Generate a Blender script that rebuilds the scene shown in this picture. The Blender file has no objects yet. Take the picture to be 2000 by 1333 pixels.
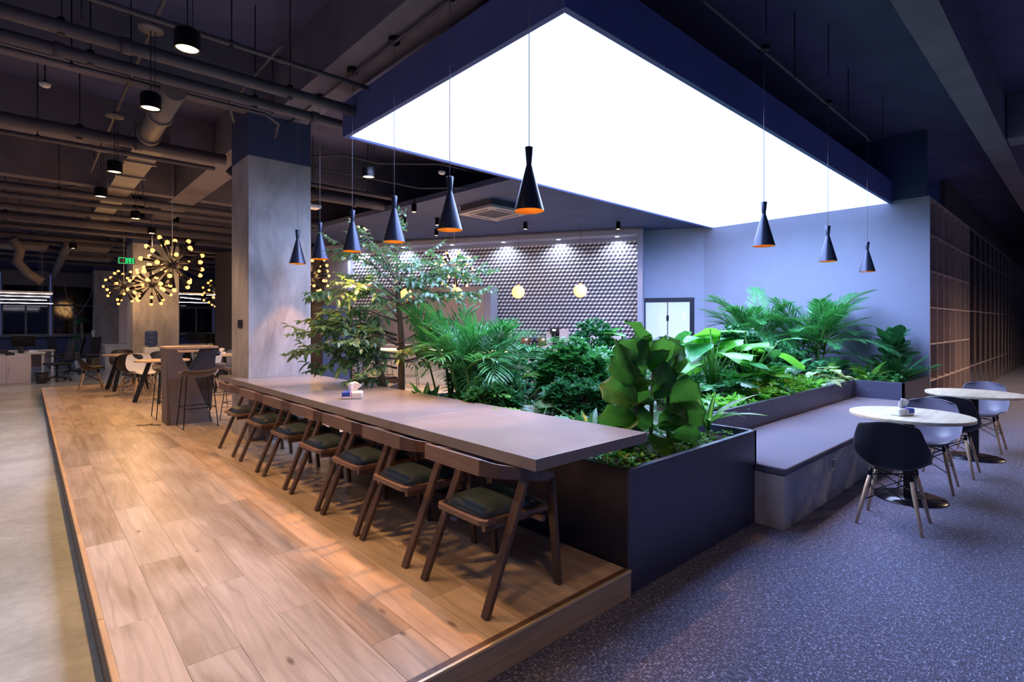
import bpy, math, random
from mathutils import Vector, Matrix, Euler
random.seed(7)
PI = math.pi
S = bpy.context.scene
COL = S.collection
rnd = random.uniform

# ------------------------------------------------------------------ camera
cam_d = bpy.data.cameras.new('camera')
cam = bpy.data.objects.new('camera', cam_d); COL.objects.link(cam)
cam_d.sensor_width = 36.0
cam_d.lens = 36.0 * 1038.0 / 2000.0
cam_d.shift_y = -33.5 / 2000.0
cam_d.clip_start = 0.05; cam_d.clip_end = 200
cam.location = (0, 0, 1.55)
cam.rotation_euler = (PI / 2, 0, math.radians(47.55 - 90))
S.camera = cam
FW = Vector((0.675, 0.738, 0)); RT = Vector((0.738, -0.675, 0))

# ------------------------------------------------------------------ world, exposure, lights of the room
S.view_settings.view_transform = 'Standard'
S.view_settings.look = 'None'
S.view_settings.exposure = 0.0
S.view_settings.gamma = 1.0
S.view_settings.use_curve_mapping = False
W = bpy.data.worlds.new('night'); S.world = W; W.use_nodes = True
bgn = W.node_tree.nodes['Background']
bgn.inputs[0].default_value = (0.12, 0.17, 0.45, 1); bgn.inputs[1].default_value = 0.32
PANEL_COL = (0.47, 0.60, 1.0); PANEL_STR = 2.3; PANEL_W = 800.0
WARM = (1.0, 0.56, 0.22); AMBER = (1.0, 0.42, 0.10)
PENDANT_W = 100.0; DOWN_W = 120.0; SPUTNIK_W = 45.0; NICHE_W = 85.0; OFFICE_STR = 24.0

def lamp(name, kind, loc, power, col, parent=None, rot=(0, 0, 0), **k):
    d = bpy.data.lights.new(name, kind); d.energy = power; d.color = col
    for a, b in k.items(): setattr(d, a, b)
    o = bpy.data.objects.new(name, d); COL.objects.link(o)
    o.location = loc; o.rotation_euler = rot
    if parent: o.parent = parent
    return o

# ------------------------------------------------------------------ materials
MATS = {}
def mat(name, col, rough=0.5, metal=0.0, emit=None, es=0.0, spec=0.5, trans=0.0, coat=0.0, sheen=0.0):
    m = bpy.data.materials.new(name); m.use_nodes = True
    b = m.node_tree.nodes['Principled BSDF']
    b.inputs['Base Color'].default_value = (*col, 1)
    b.inputs['Roughness'].default_value = rough
    b.inputs['Metallic'].default_value = metal
    b.inputs['Specular IOR Level'].default_value = spec
    if trans: b.inputs['Transmission Weight'].default_value = trans
    if coat: b.inputs['Coat Weight'].default_value = coat; b.inputs['Coat Roughness'].default_value = 0.15
    if sheen: b.inputs['Sheen Weight'].default_value = sheen
    if emit: b.inputs['Emission Color'].default_value = (*emit, 1); b.inputs['Emission Strength'].default_value = es
    m.diffuse_color = (*col, 1)
    MATS[name] = m
    return m
def N(m, t, **k):
    n = m.node_tree.nodes.new(t)
    for a, b in k.items(): setattr(n, a, b)
    return n
def LK(m, a, b): m.node_tree.links.new(a, b)
def coords(m, kind='Object', scale=(1, 1, 1), rand=False):
    tc = N(m, 'ShaderNodeTexCoord'); mp = N(m, 'ShaderNodeMapping'); mp.inputs['Scale'].default_value = scale
    LK(m, tc.outputs[kind], mp.inputs['Vector'])
    if rand:
        oi = N(m, 'ShaderNodeObjectInfo'); mu = N(m, 'ShaderNodeMath', operation='MULTIPLY'); mu.inputs[1].default_value = 40
        LK(m, oi.outputs['Random'], mu.inputs[0]); cx = N(m, 'ShaderNodeCombineXYZ')
        for i in range(3): LK(m, mu.outputs[0], cx.inputs[i])
        LK(m, cx.outputs[0], mp.inputs['Location'])
    return mp.outputs['Vector']
def noise(m, vec, scale, detail=4, rough=0.55, dist=0.0):
    n = N(m, 'ShaderNodeTexNoise'); n.inputs['Scale'].default_value = scale; n.inputs['Detail'].default_value = detail
    n.inputs['Roughness'].default_value = rough; n.inputs['Distortion'].default_value = dist
    LK(m, vec, n.inputs['Vector']); return n.outputs['Fac']
def ramp(m, fac, stops):
    r = N(m, 'ShaderNodeValToRGB'); e = r.color_ramp.elements
    while len(e) < len(stops): e.new(0.5)
    for el, (p, c) in zip(e, stops): el.position = p; el.color = (*c, 1)
    LK(m, fac, r.inputs['Fac']); return r.outputs['Color']
def mixc(m, fac, a, b, mode='MIX'):
    x = N(m, 'ShaderNodeMix', data_type='RGBA', blend_type=mode)
    for s, v in ((0, fac), (6, a), (7, b)):
        if hasattr(v, 'links'): LK(m, v, x.inputs[s])
        elif s == 0: x.inputs[0].default_value = v
        else: x.inputs[s].default_value = (*v, 1)
    return x.outputs[2]
def bump(m, h, strength, dist=0.01):
    b = N(m, 'ShaderNodeBump'); b.inputs['Strength'].default_value = strength; b.inputs['Distance'].default_value = dist
    LK(m, h, b.inputs['Height']); LK(m, b.outputs['Normal'], m.node_tree.nodes['Principled BSDF'].inputs['Normal'])
def base(m, c): LK(m, c, m.node_tree.nodes['Principled BSDF'].inputs['Base Color'])

def wood_mat(name, dark, mid, light, rough=0.4, along='Y', sc=1.0, knots=True, coat=0.0):
    m = mat(name, mid, rough, coat=coat)
    k = {'X': (1.2, 14, 14), 'Y': (14, 1.2, 14), 'Z': (14, 14, 1.2)}[along]
    v = coords(m, 'Object', tuple(a * sc for a in k), True)
    g = noise(m, v, 1.0, 6, 0.65, 1.6)
    k2 = {'X': (1.0, 4, 4), 'Y': (4, 1.0, 4), 'Z': (4, 4, 1.0)}[along]
    v2 = coords(m, 'Object', tuple(a * sc for a in k2), True)
    big = noise(m, v2, 0.9, 3, 0.5, 0.8)
    w = N(m, 'ShaderNodeTexWave', wave_type='RINGS', rings_direction={'X': 'X', 'Y': 'Y', 'Z': 'Z'}[along])
    w.inputs['Scale'].default_value = 1.3; w.inputs['Distortion'].default_value = 5; w.inputs['Detail'].default_value = 2
    LK(m, v2, w.inputs['Vector'])
    c = ramp(m, g, [(0.28, dark), (0.5, mid), (0.75, light)])
    c2 = ramp(m, big, [(0.3, tuple(a * 0.7 for a in mid)), (0.65, tuple(min(1, a * 1.25) for a in light))])
    c = mixc(m, 0.5, c, c2)
    lines = ramp(m, w.outputs['Fac'], [(0.0, (0.62, 0.6, 0.58)), (0.12, (1, 1, 1)), (1, (1, 1, 1))])
    c = mixc(m, 0.35, c, lines, 'MULTIPLY')
    if knots:
        vo = N(m, 'ShaderNodeTexVoronoi'); vo.inputs['Scale'].default_value = 0.75
        vk = coords(m, 'Object', tuple(a * sc for a in {'X': (2.2, 6, 6), 'Y': (6, 2.2, 6), 'Z': (6, 6, 2.2)}[along]), True)
        LK(m, vk, vo.inputs['Vector'])
        kc = ramp(m, vo.outputs['Distance'], [(0.0, (0.16, 0.12, 0.11)), (0.035, (0.36, 0.30, 0.28)), (0.075, (1, 1, 1))])
        c = mixc(m, 0.8, c, kc, 'MULTIPLY')
    oi = N(m, 'ShaderNodeObjectInfo')
    tint = ramp(m, oi.outputs['Random'], [(0, (0.84, 0.83, 0.82)), (0.5, (1, 1, 1)), (1, (1.0, 0.93, 0.86))])
    c = mixc(m, 0.6, c, tint, 'MULTIPLY')
    base(m, c); bump(m, g, 0.12, 0.003)
    return m
def concrete_mat(name, a, b, rough=0.7, streak=True, sc=1.0):
    m = mat(name, a, rough)
    v = coords(m, 'Object', (1.6 * sc, 1.6 * sc, (0.55 if streak else 1.6) * sc))
    n1 = noise(m, v, 1.5, 7, 0.62, 0.6); n2 = noise(m, coords(m, 'Object', (9, 9, 3)), 2.0, 5, 0.6)
    c = ramp(m, n1, [(0.3, b), (0.5, a), (0.72, tuple(min(1, x * 1.35) for x in a))])
    c = mixc(m, 0.25, c, ramp(m, n2, [(0.35, (0.6, 0.6, 0.6)), (0.6, (1.1, 1.1, 1.1))]), 'MULTIPLY')
    base(m, c); bump(m, n2, 0.25, 0.004); return m
def mottled(name, col, rough, amt=0.25, sc=4, bs=0.1, **k):
    m = mat(name, col, rough, **k)
    n = noise(m, coords(m, 'Object'), sc, 5)
    base(m, ramp(m, n, [(0.3, tuple(c * (1 - amt) for c in col)), (0.7, tuple(min(1, c * (1 + amt)) for c in col))]))
    if bs: bump(m, noise(m, coords(m, 'Object'), sc * 40, 2), bs, 0.002)
    return m

wood_mat('oak', (0.27, 0.17, 0.10), (0.52, 0.37, 0.25), (0.76, 0.61, 0.48), 0.32)
wood_mat('oak_riser', (0.30, 0.22, 0.14), (0.48, 0.37, 0.25), (0.60, 0.47, 0.34), 0.5, 'X')
wood_mat('pine', (0.55, 0.32, 0.16), (0.72, 0.44, 0.22), (0.8, 0.52, 0.28), 0.5, knots=False)
wood_mat('walnut', (0.06, 0.034, 0.024), (0.125, 0.072, 0.05), (0.20, 0.12, 0.085), 0.38, 'Y', knots=False, coat=0.15)
wood_mat('walnut_leg', (0.04, 0.024, 0.018), (0.085, 0.052, 0.038), (0.14, 0.088, 0.062), 0.42, 'Z', knots=False)
wood_mat('beech', (0.45, 0.29, 0.17), (0.62, 0.43, 0.27), (0.74, 0.55, 0.38), 0.45, 'Z', knots=False)
wood_mat('maple_top', (0.52, 0.44, 0.30), (0.66, 0.57, 0.41), (0.74, 0.66, 0.5), 0.4, 'X', knots=False)
wood_mat('tan_top', (0.42, 0.27, 0.16), (0.60, 0.42, 0.28), (0.7, 0.52, 0.36), 0.4, 'X', knots=False)
wood_mat('bark', (0.06, 0.045, 0.035), (0.14, 0.11, 0.085), (0.24, 0.2, 0.16), 0.85, 'Z', sc=3, knots=False)
concrete_mat('concrete', (0.42, 0.41, 0.43), (0.25, 0.245, 0.26), 0.62)
concrete_mat('bench_concrete', (0.44, 0.43, 0.45), (0.26, 0.255, 0.27), 0.55, False)
cf = concrete_mat('floor_concrete', (0.58, 0.59, 0.53), (0.47, 0.48, 0.42), 0.13, False, 0.5)
mottled('dark_paint', (0.05, 0.068, 0.165), 0.8, 0.15, 2)
mottled('fascia_bloom_tint', (0.085, 0.115, 0.33), 0.7, 0.1, 2)  # brighter blue stands in for the light panel's bloom on its box
mottled('ceiling_paint', (0.08, 0.085, 0.19), 0.85, 0.2, 1.5)
mottled('beam_paint', (0.15, 0.14, 0.19), 0.85, 0.15, 2)
mottled('pipe_paint', (0.07, 0.062, 0.085), 0.6, 0.2, 5)
mottled('duct_metal', (0.19, 0.165, 0.165), 0.6, 0.12, 3)
mottled('wall_paint', (0.28, 0.315, 0.46), 0.75, 0.03, 3)
mottled('frame_paint', (0.28, 0.30, 0.42), 0.6, 0.03, 3)
mottled('dark_wall', (0.10, 0.09, 0.10), 0.7, 0.1, 2)
mottled('table_grey', (0.215, 0.215, 0.25), 0.27, 0.09, 3, 0.03)
mottled('table_edge', (0.22, 0.205, 0.225), 0.5, 0.05, 5, 0.03)
mottled('planter_navy', (0.016, 0.018, 0.036), 0.30, 0.15, 2, 0.03)
mottled('planter_grey', (0.055, 0.066, 0.125), 0.38, 0.08, 2, 0.03)
mottled('leather', (0.05, 0.072, 0.08), 0.34, 0.25, 9, 0.3)
mottled('felt', (0.088, 0.09, 0.145), 0.95, 0.16, 60, 0.5, sheen=0.3)
mottled('felt_brown', (0.11, 0.085, 0.08), 0.95, 0.16, 60, 0.5, sheen=0.3)
mottled('shell_black', (0.016, 0.016, 0.024), 0.42, 0.05, 3, 0)
mottled('shell_grey', (0.16, 0.15, 0.22), 0.34, 0.05, 3, 0)
mottled('shell_brown', (0.026, 0.02, 0.019), 0.42, 0.05, 3, 0)
mottled('shell_white', (0.75, 0.73, 0.72), 0.4, 0.03, 3, 0)
mottled('soil', (0.035, 0.022, 0.015), 0.95, 0.5, 25, 0.8)
mottled('slate_panel', (0.17, 0.14, 0.145), 0.55, 0.08, 3)
mottled('slate_dark', (0.05, 0.043, 0.055), 0.55, 0.08, 3)
mottled('shelf_light', (0.50, 0.42, 0.46), 0.6, 0.05, 2)
mottled('shelf_dark', (0.035, 0.032, 0.05), 0.6, 0.08, 2)
mottled('shelf_edge', (0.42, 0.34, 0.31), 0.6, 0.05, 2)
mottled('cabinet_pale', (0.62, 0.54, 0.57), 0.5, 0.03, 2)
mottled('cabinet_taupe', (0.31, 0.28, 0.31), 0.5, 0.03, 2)
mottled('navy_paint', (0.035, 0.055, 0.13), 0.5, 0.1, 3)
mottled('cardboard', (0.36, 0.26, 0.16), 0.85, 0.1, 6)
mottled('bar_front', (0.62, 0.60, 0.52), 0.6, 0.06, 3)
mat('black_metal', (0.012, 0.012, 0.016), 0.35, 0.6)
mat('black_matte', (0.012, 0.012, 0.015), 0.6)
mat('base_gloss', (0.012, 0.012, 0.018), 0.16, 0.4)
mat('pendant_black', (0.035, 0.045, 0.085), 0.33, 0.5)
mat('pendant_gold', (1.0, 0.45, 0.02), 0.35, 0.2)
mat('brass', (0.92, 0.74, 0.46), 0.35, 0.55)
mat('steel', (0.62, 0.6, 0.6), 0.28, 1.0)
mat('white_plastic', (0.8, 0.8, 0.82), 0.4)
mat('paper', (0.88, 0.88, 0.9), 0.7)
mat('blue_print', (0.02, 0.07, 0.45), 0.45)
mat('pink_print', (0.6, 0.2, 0.55), 0.45)
mat('cord', (0.25, 0.26, 0.34), 0.5)
mat('black_plastic', (0.02, 0.02, 0.024), 0.4)
mat('mesh_fabric', (0.03, 0.03, 0.04), 0.8)
mat('denim', (0.03, 0.045, 0.10), 0.9)
mat('screen', (0.01, 0.01, 0.014), 0.12)
mat('grout', (0.12, 0.12, 0.15), 0.8)
mat('tile_white', (0.88, 0.88, 0.92), 0.4)
mat('tile_grey', (0.19, 0.19, 0.26), 0.4)
mat('tile_black', (0.012, 0.012, 0.035), 0.4)
mat('window_frame', (0.12, 0.12, 0.14), 0.5)
mat('night_glass', (0.006, 0.006, 0.012), 0.05)
mat('blind', (0.17, 0.16, 0.17), 0.8)
mat('dark_glass', (0.030, 0.022, 0.024), 0.10, coat=0.5)
mat('blue_bottle', (0.10, 0.16, 0.42), 0.12, trans=0.6)
mat('yellow_thing', (0.7, 0.45, 0.05), 0.5)
mat('copper', (0.42, 0.25, 0.16), 0.3, 0.9)
mat('frosted_glow', (0.60, 0.64, 0.75), 0.5, emit=(0.6, 0.75, 1.0), es=0.22)  # faint glow put into the surface itself, no lamp behind it
mat('panel_glow', (0.9, 0.9, 0.95), 0.9, emit=PANEL_COL, es=PANEL_STR)
mat('bulb_glow', (1, 0.8, 0.5), 0.5, emit=(1.0, 0.34, 0.07), es=3.6)
mat('pendant_bulb', (1, 0.7, 0.4), 0.5, emit=(1.0, 0.50, 0.06), es=190)
mat('down_glow', (1, 0.8, 0.5), 0.5, emit=(1.0, 0.66, 0.28), es=18)
mat('niche_glow', (1, 1, 1), 0.5, emit=(0.85, 0.92, 1.0), es=18)
mat('globe_glow', (1, 0.8, 0.5), 0.5, emit=(1.0, 0.50, 0.13), es=1.35)
mat('linear_glow', (1, 1, 1), 0.5, emit=(0.86, 0.82, 1.0), es=OFFICE_STR)
mat('aisle_fill_glow', (1, 1, 1), 0.5, emit=(0.9, 0.88, 1.0), es=16)
mat('led_glow', (1, 1, 0.8), 0.5, emit=(1.0, 0.95, 0.45), es=5)
mat('exit_green', (0.0, 0.2, 0.06), 0.5, emit=(0.0, 0.9, 0.22), es=1.3)
mat('exit_white', (0.8, 1, 0.85), 0.5, emit=(0.5, 1.0, 0.6), es=1.0)

def carpet():
    m = mat('carpet', (0.06, 0.06, 0.09), 0.95, sheen=0.2)
    a = noise(m, coords(m, 'Object', (110, 24, 1)), 1.6, 3, 0.6)
    b = noise(m, coords(m, 'Object', (24, 110, 1)), 1.6, 3, 0.6)
    c = N(m, 'ShaderNodeMath', operation='MAXIMUM'); LK(m, a, c.inputs[0]); LK(m, b, c.inputs[1])
    big = noise(m, coords(m, 'Object'), 1.1, 2)
    col = ramp(m, c.outputs[0], [(0.48, (0.018, 0.022, 0.052)), (0.60, (0.085, 0.096, 0.20)), (0.70, (0.62, 0.64, 0.90))])
    col = mixc(m, 0.4, col, ramp(m, big, [(0.3, (0.7, 0.7, 0.7)), (0.7, (1.2, 1.2, 1.2))]), 'MULTIPLY')
    base(m, col); bump(m, c.outputs[0], 0.6, 0.006)
carpet()

def leaf_mat(name, col, rough=0.36, tr=0.30, vein=None, stripe=None):
    m = mat(name, col, rough, coat=0.12)
    nt = m.node_tree; b = nt.nodes['Principled BSDF']; out = nt.nodes['Material Output']
    n = noise(m, coords(m, 'Object', rand=True), 9, 2)
    c = ramp(m, n, [(0.25, tuple(x * 0.65 for x in col)), (0.75, tuple(min(1, x * 1.4) for x in col))])
    uv = N(m, 'ShaderNodeUVMap'); sp = N(m, 'ShaderNodeSeparateXYZ'); LK(m, uv.outputs[0], sp.inputs[0])
    au = N(m, 'ShaderNodeMath', operation='SUBTRACT'); LK(m, sp.outputs[0], au.inputs[0]); au.inputs[1].default_value = 0.5
    ab = N(m, 'ShaderNodeMath', operation='ABSOLUTE'); LK(m, au.outputs[0], ab.inputs[0])
    if vein:
        # midrib and side veins running up and out from it
        k = N(m, 'ShaderNodeMath', operation='MULTIPLY_ADD'); LK(m, ab.outputs[0], k.inputs[0]); k.inputs[1].default_value = -0.8; LK(m, sp.outputs[1], k.inputs[2])
        f = N(m, 'ShaderNodeMath', operation='MULTIPLY'); LK(m, k.outputs[0], f.inputs[0]); f.inputs[1].default_value = 6.5
        fr = N(m, 'ShaderNodeMath', operation='FRACT'); LK(m, f.outputs[0], fr.inputs[0])
        c = mixc(m, ramp(m, fr.outputs[0], [(0.0, (0.8,) * 3), (0.06, (0,) * 3)]), c, vein)
        c = mixc(m, ramp(m, ab.outputs[0], [(0.012, (1,) * 3), (0.03, (0,) * 3)]), c, vein)
    if stripe:
        c = mixc(m, ramp(m, ab.outputs[0], [(0.14, (1,) * 3), (0.22, (0,) * 3)]), c, stripe)
    base(m, c)
    t = N(m, 'ShaderNodeBsdfTranslucent'); mx = N(m, 'ShaderNodeMixShader'); mx.inputs[0].default_value = tr
    tc = mixc(m, 0.7, c, (min(1, col[0] * 2.6 + 0.04), min(1, col[1] * 2.4 + 0.10), col[2] * 1.3))
    LK(m, tc, t.inputs['Color'])
    LK(m, b.outputs[0], mx.inputs[1]); LK(m, t.outputs[0], mx.inputs[2]); LK(m, mx.outputs[0], out.inputs['Surface'])
    return m
leaf_mat('leaf_fig', (0.034, 0.125, 0.026), 0.45, 0.34, vein=(0.09, 0.15, 0.05))
leaf_mat('leaf_bright', (0.09, 0.37, 0.05), 0.34, 0.35, vein=(0.2, 0.42, 0.10))
leaf_mat('leaf_mid', (0.036, 0.22, 0.07), 0.34, 0.18)
leaf_mat('leaf_dark', (0.022, 0.15, 0.065), 0.3, 0.12)
leaf_mat('leaf_tree', (0.085, 0.19, 0.10), 0.33, 0.2)
leaf_mat('leaf_lime', (0.11, 0.34, 0.04), 0.4, 0.28)
leaf_mat('leaf_palm', (0.045, 0.27, 0.085), 0.36, 0.16)
leaf_mat('leaf_stripe', (0.02, 0.13, 0.035), 0.33, 0.25, stripe=(0.34, 0.55, 0.05))
leaf_mat('leaf_pale', (0.30, 0.48, 0.26), 0.45, 0.25, vein=(0.05, 0.25, 0.08))
leaf_mat('leaf_brown', (0.20, 0.10, 0.04), 0.6, 0.15)
leaf_mat('stem_green', (0.07, 0.22, 0.04), 0.45, 0.1)

# ------------------------------------------------------------------ mesh builder
class MB:
    def __init__(s): s.v = []; s.f = []; s.m = []; s.s = []; s.uv = None
    def add(s, vs, fs, mi=0, smooth=False):
        b = len(s.v); s.v += [tuple(p) for p in vs]
        for f in fs: s.f.append(tuple(i + b for i in f)); s.m.append(mi); s.s.append(smooth)
    def box(s, x0, y0, z0, x1, y1, z1, mi=0):
        s.add([(x0, y0, z0), (x1, y0, z0), (x1, y1, z0), (x0, y1, z0), (x0, y0, z1), (x1, y0, z1), (x1, y1, z1), (x0, y1, z1)],
              [(0, 3, 2, 1), (4, 5, 6, 7), (0, 1, 5, 4), (1, 2, 6, 5), (2, 3, 7, 6), (3, 0, 4, 7)], mi)
    def hexa(s, lo, hi, mi=0):  # two quads of four points each
        s.add(list(lo) + list(hi), [(0, 3, 2, 1), (4, 5, 6, 7), (0, 1, 5, 4), (1, 2, 6, 5), (2, 3, 7, 6), (3, 0, 4, 7)], mi)
    def prism(s, poly, z0, z1, mi=0):
        n = len(poly)
        s.add([(x, y, z0) for x, y in poly] + [(x, y, z1) for x, y in poly],
              [tuple(range(n - 1, -1, -1)), tuple(range(n, 2 * n))] + [(i, (i + 1) % n, n + (i + 1) % n, n + i) for i in range(n)], mi)
    def bar(s, p, q, w, h, up=(0, 0, 1), mi=0, w2=None, h2=None):
        p = Vector(p); q = Vector(q); d = (q - p).normalized(); u = Vector(up)
        x = d.cross(u)
        if x.length < 1e-4: x = d.cross(Vector((1, 0, 0)))
        x.normalize(); y = x.cross(d).normalized(); w2 = w2 or w; h2 = h2 or h
        def ring(c, a, b): return [c - x * a / 2 - y * b / 2, c + x * a / 2 - y * b / 2, c + x * a / 2 + y * b / 2, c - x * a / 2 + y * b / 2]
        s.hexa(ring(p, w, h), ring(q, w2, h2), mi)
    def tube(s, pts, r, n=8, mi=0, cap=True, smooth=True):
        pts = [Vector(p) for p in pts]
        if not hasattr(r, '__len__'): r = [r] * len(pts)
        b = []; prev = None
        for i, p in enumerate(pts):
            d = (pts[min(i + 1, len(pts) - 1)] - pts[max(i - 1, 0)]).normalized()
            a = prev if prev is not None else (Vector((0, 0, 1)) if abs(d.z) < 0.9 else Vector((1, 0, 0)))
            x = (a - d * a.dot(d))
            if x.length < 1e-5: x = d.orthogonal()
            x.normalize(); prev = x; y = d.cross(x)
            b += [p + (x * math.cos(2 * PI * k / n) + y * math.sin(2 * PI * k / n)) * r[i] for k in range(n)]
        fs = [(i * n + k, i * n + (k + 1) % n, (i + 1) * n + (k + 1) % n, (i + 1) * n + k) for i in range(len(pts) - 1) for k in range(n)]
        s.add(b, fs, mi, smooth)
        if cap:
            o = len(s.v) - len(b); L = (len(pts) - 1) * n
            s.f.append(tuple(o + k for k in range(n - 1, -1, -1))); s.m.append(mi); s.s.append(False)
            s.f.append(tuple(o + L + k for k in range(n))); s.m.append(mi); s.s.append(False)
    def lathe(s, prof, n=24, c=(0, 0, 0), mi=0, smooth=True):
        b = [(c[0] + r * math.cos(2 * PI * k / n), c[1] + r * math.sin(2 * PI * k / n), c[2] + z) for r, z in prof for k in range(n)]
        s.add(b, [(i * n + k, i * n + (k + 1) % n, (i + 1) * n + (k + 1) % n, (i + 1) * n + k) for i in range(len(prof) - 1) for k in range(n)], mi, smooth)
    def sphere(s, c, r, n=12, mi=0, sz=1.0):
        m = n // 2
        s.lathe([(max(1e-4, r * math.sin(PI * i / m)), -r * sz * math.cos(PI * i / m)) for i in range(m + 1)], n, c, mi)
    def build(s, name, mats, parent=None, bevel=0.0, loc=None, mesh_only=False, solid=0.0):
        me = bpy.data.meshes.new(name); me.from_pydata(s.v, [], s.f)
        for x in (mats if isinstance(mats, (list, tuple)) else [mats]): me.materials.append(MATS[x])
        me.polygons.foreach_set('material_index', s.m); me.polygons.foreach_set('use_smooth', s.s)
        if s.uv is not None and len(s.uv) == len(s.v):
            ul = me.uv_layers.new(name='UVMap'); li = [0] * len(me.loops); me.loops.foreach_get('vertex_index', li)
            fl = []
            for i in li: fl += s.uv[i]
            ul.data.foreach_set('uv', fl)
        me.update()
        if mesh_only: return me
        o = bpy.data.objects.new(name, me); COL.objects.link(o)
        if parent: o.parent = parent
        if loc: o.location = loc
        if solid:
            md = o.modifiers.new('solid', 'SOLIDIFY'); md.thickness = solid; md.offset = 0
        if bevel:
            md = o.modifiers.new('bevel', 'BEVEL'); md.width = bevel; md.segments = 2; md.limit_method = 'ANGLE'
        return o

def tag(o, label=None, cat=None, group=None, kind=None):
    if label: o['label'] = label
    if cat: o['category'] = cat
    if group: o['group'] = group
    if kind: o['kind'] = kind
    return o
def thing(name, label, cat, loc=(0, 0, 0), rz=0.0, group=None):
    o = bpy.data.objects.new(name, None); COL.objects.link(o); o.location = loc; o.rotation_euler = (0, 0, rz)
    o.empty_display_size = 0.1
    return tag(o, label, cat, group)
def inst(name, me, parent, M=None, loc=None, rot=None, scale=None):
    o = bpy.data.objects.new(name, me); COL.objects.link(o)
    if parent: o.parent = parent
    if M is not None: o.matrix_local = M
    if loc is not None: o.location = loc
    if rot is not None: o.rotation_euler = rot
    if scale is not None: o.scale = scale
    return o
def struct(name, mb, mats, **k):
    o = mb.build(name, mats, **k); o['kind'] = 'structure'; return o
KIDS = {}
def dup(root, loc, rz=None, label=None, group=None):
    def cp(o, par):
        c = o.copy(); COL.objects.link(c)
        if par: c.parent = par
        for ch in KIDS.get(o.name, ()): cp(ch, c)
        return c
    r = cp(root, None); r.location = loc
    if rz is not None: r.rotation_euler = (0, 0, rz)
    if label: r['label'] = label
    if group: r['group'] = group
    return r
def index_kids():
    KIDS.clear()
    for o in COL.objects:
        if o.parent: KIDS.setdefault(o.parent.name, []).append(o)
P = 0.15
# ================================================================== STRUCTURE
m = MB(); m.box(-6, -4, -0.1, 0.27, 30, 0.0); m.box(0.27, 15.6, -0.1, 14, 30, 0.0)
struct('floor', m, 'floor_concrete')
m = MB(); m.box(0.27, -4, -0.1, 30, 1.8, 0.0)
struct('floor_carpet', m, 'carpet')
# raised platform: core, riser boards, planks one by one
m = MB(); m.box(0.2725, 1.80, 0.0, 2.53, 15.55, P - 0.012); m.box(2.53, 5.35, 0.0, 11.5, 15.55, P - 0.012)
plat = struct('floor_platform', m, 'oak_riser')
m = MB(); m.box(0.30, 1.770, 0.0, 2.535, 1.799, P - 0.014); o = m.build('riser', 'oak_riser', plat, bevel=0.002)
m = MB(); m.box(0.248, 1.77, 0.0, 0.272, 15.55, P - 0.03); m.build('riser', 'slate_panel', plat)
for k in range(10):
    m = MB(); m.box(-0.0125, -0.685, -0.012, 0.0125, 0.685, 0.012)
    o = m.build('edge_board', 'pine', plat, bevel=0.003, loc=(0.260, 2.47 + 1.375 * k, P - 0.006))
m = MB(); m.box(0.30, 1.765, P - 0.012, 2.535, 1.780, P + 0.003); m.build('edge_trim', 'brass', plat, bevel=0.002)
m = MB(); m.box(0.30, 1.780, P - 0.012, 2.535, 1.812, P + 0.0015); tag(m.build('edge_groove', 'walnut', plat), 'dark ribbed step nosing')
# planks
PW, PL = 0.208, 1.22
pm = MB(); pm.box(-PW / 2 + .0006, -PL / 2 + .0006, -0.012, PW / 2 - .0006, PL / 2 - .0006, 0.0)
plank_me = pm.build('plank', 'oak', mesh_only=True)
cnt = 0; far = MB()
rows = 0
x = 0.2735 + PW / 2
i = 0
while x < 11.4:
    y0 = 1.812 if x < 2.53 else 5.36
    off = (i * 0.437 % 1.0) * PL
    y = y0 - off
    while y < 15.54:
        a, b = max(y, y0), min(y + PL, 15.54)
        w2 = min(x + PW / 2, 2.53) - x if (x < 2.53 and y < 5.36 and x + PW / 2 > 2.53) else PW / 2
        if b - a > 0.05:
            if cnt < 255 and a < 12 and x < 4.2:
                if b - a > PL - 0.01 and w2 == PW / 2: me = plank_me
                else:
                    q = MB(); q.box(-PW / 2 + .0012, -(b - a) / 2 + .0012, -0.012, w2 - .0012, (b - a) / 2 - .0012, 0)
                    me = q.build('plank', 'oak', mesh_only=True)
                inst('plank', me, plat, loc=(x, (a + b) / 2, P)); cnt += 1
            else:
                far.box(x - PW / 2 + .0012, a + .0012, P - .012, x + PW / 2 - .0012, b - .0012, P)
        y += PL
    x += PW; i += 1
tag(far.build('plank_field', 'oak', plat), kind='stuff')

# right hand wall block: wall face, end of shelf wall
D = Vector((-0.492, 0.870, 0)); NN = Vector((-0.870, -0.492, 0)); C0 = Vector((10.908, 5.72, 0))
def wp(k, off, z=0.0): return C0 + D * k + NN * off + Vector((0, 0, z))
def wbox(mb, k0, k1, o0, o1, z0, z1, mi=0):
    lo = [wp(k0, o0, z0), wp(k1, o0, z0), wp(k1, o1, z0), wp(k0, o1, z0)]
    mb.hexa([tuple(p) for p in reversed(lo)], [tuple(p + Vector((0, 0, z1 - z0))) for p in reversed(lo)], mi)
m = MB(); m.box(10.905, 2.15, 0, 11.05, 5.75, 3.65); m.box(10.905, 1.80, 0, 10.93, 2.15, 3.65)
struct('wall_right', m, 'wall_paint')
m = MB(); wbox(m, -0.2, 0.20, -0.2, 0, 0, 3.65); wbox(m, 0.2, 1.34, -0.2, 0, 2.13, 3.65); wbox(m, 1.34, 10.6, -0.3, 0, 0, 3.65)
wb = struct('wall_back', m, 'wall_paint')
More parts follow.
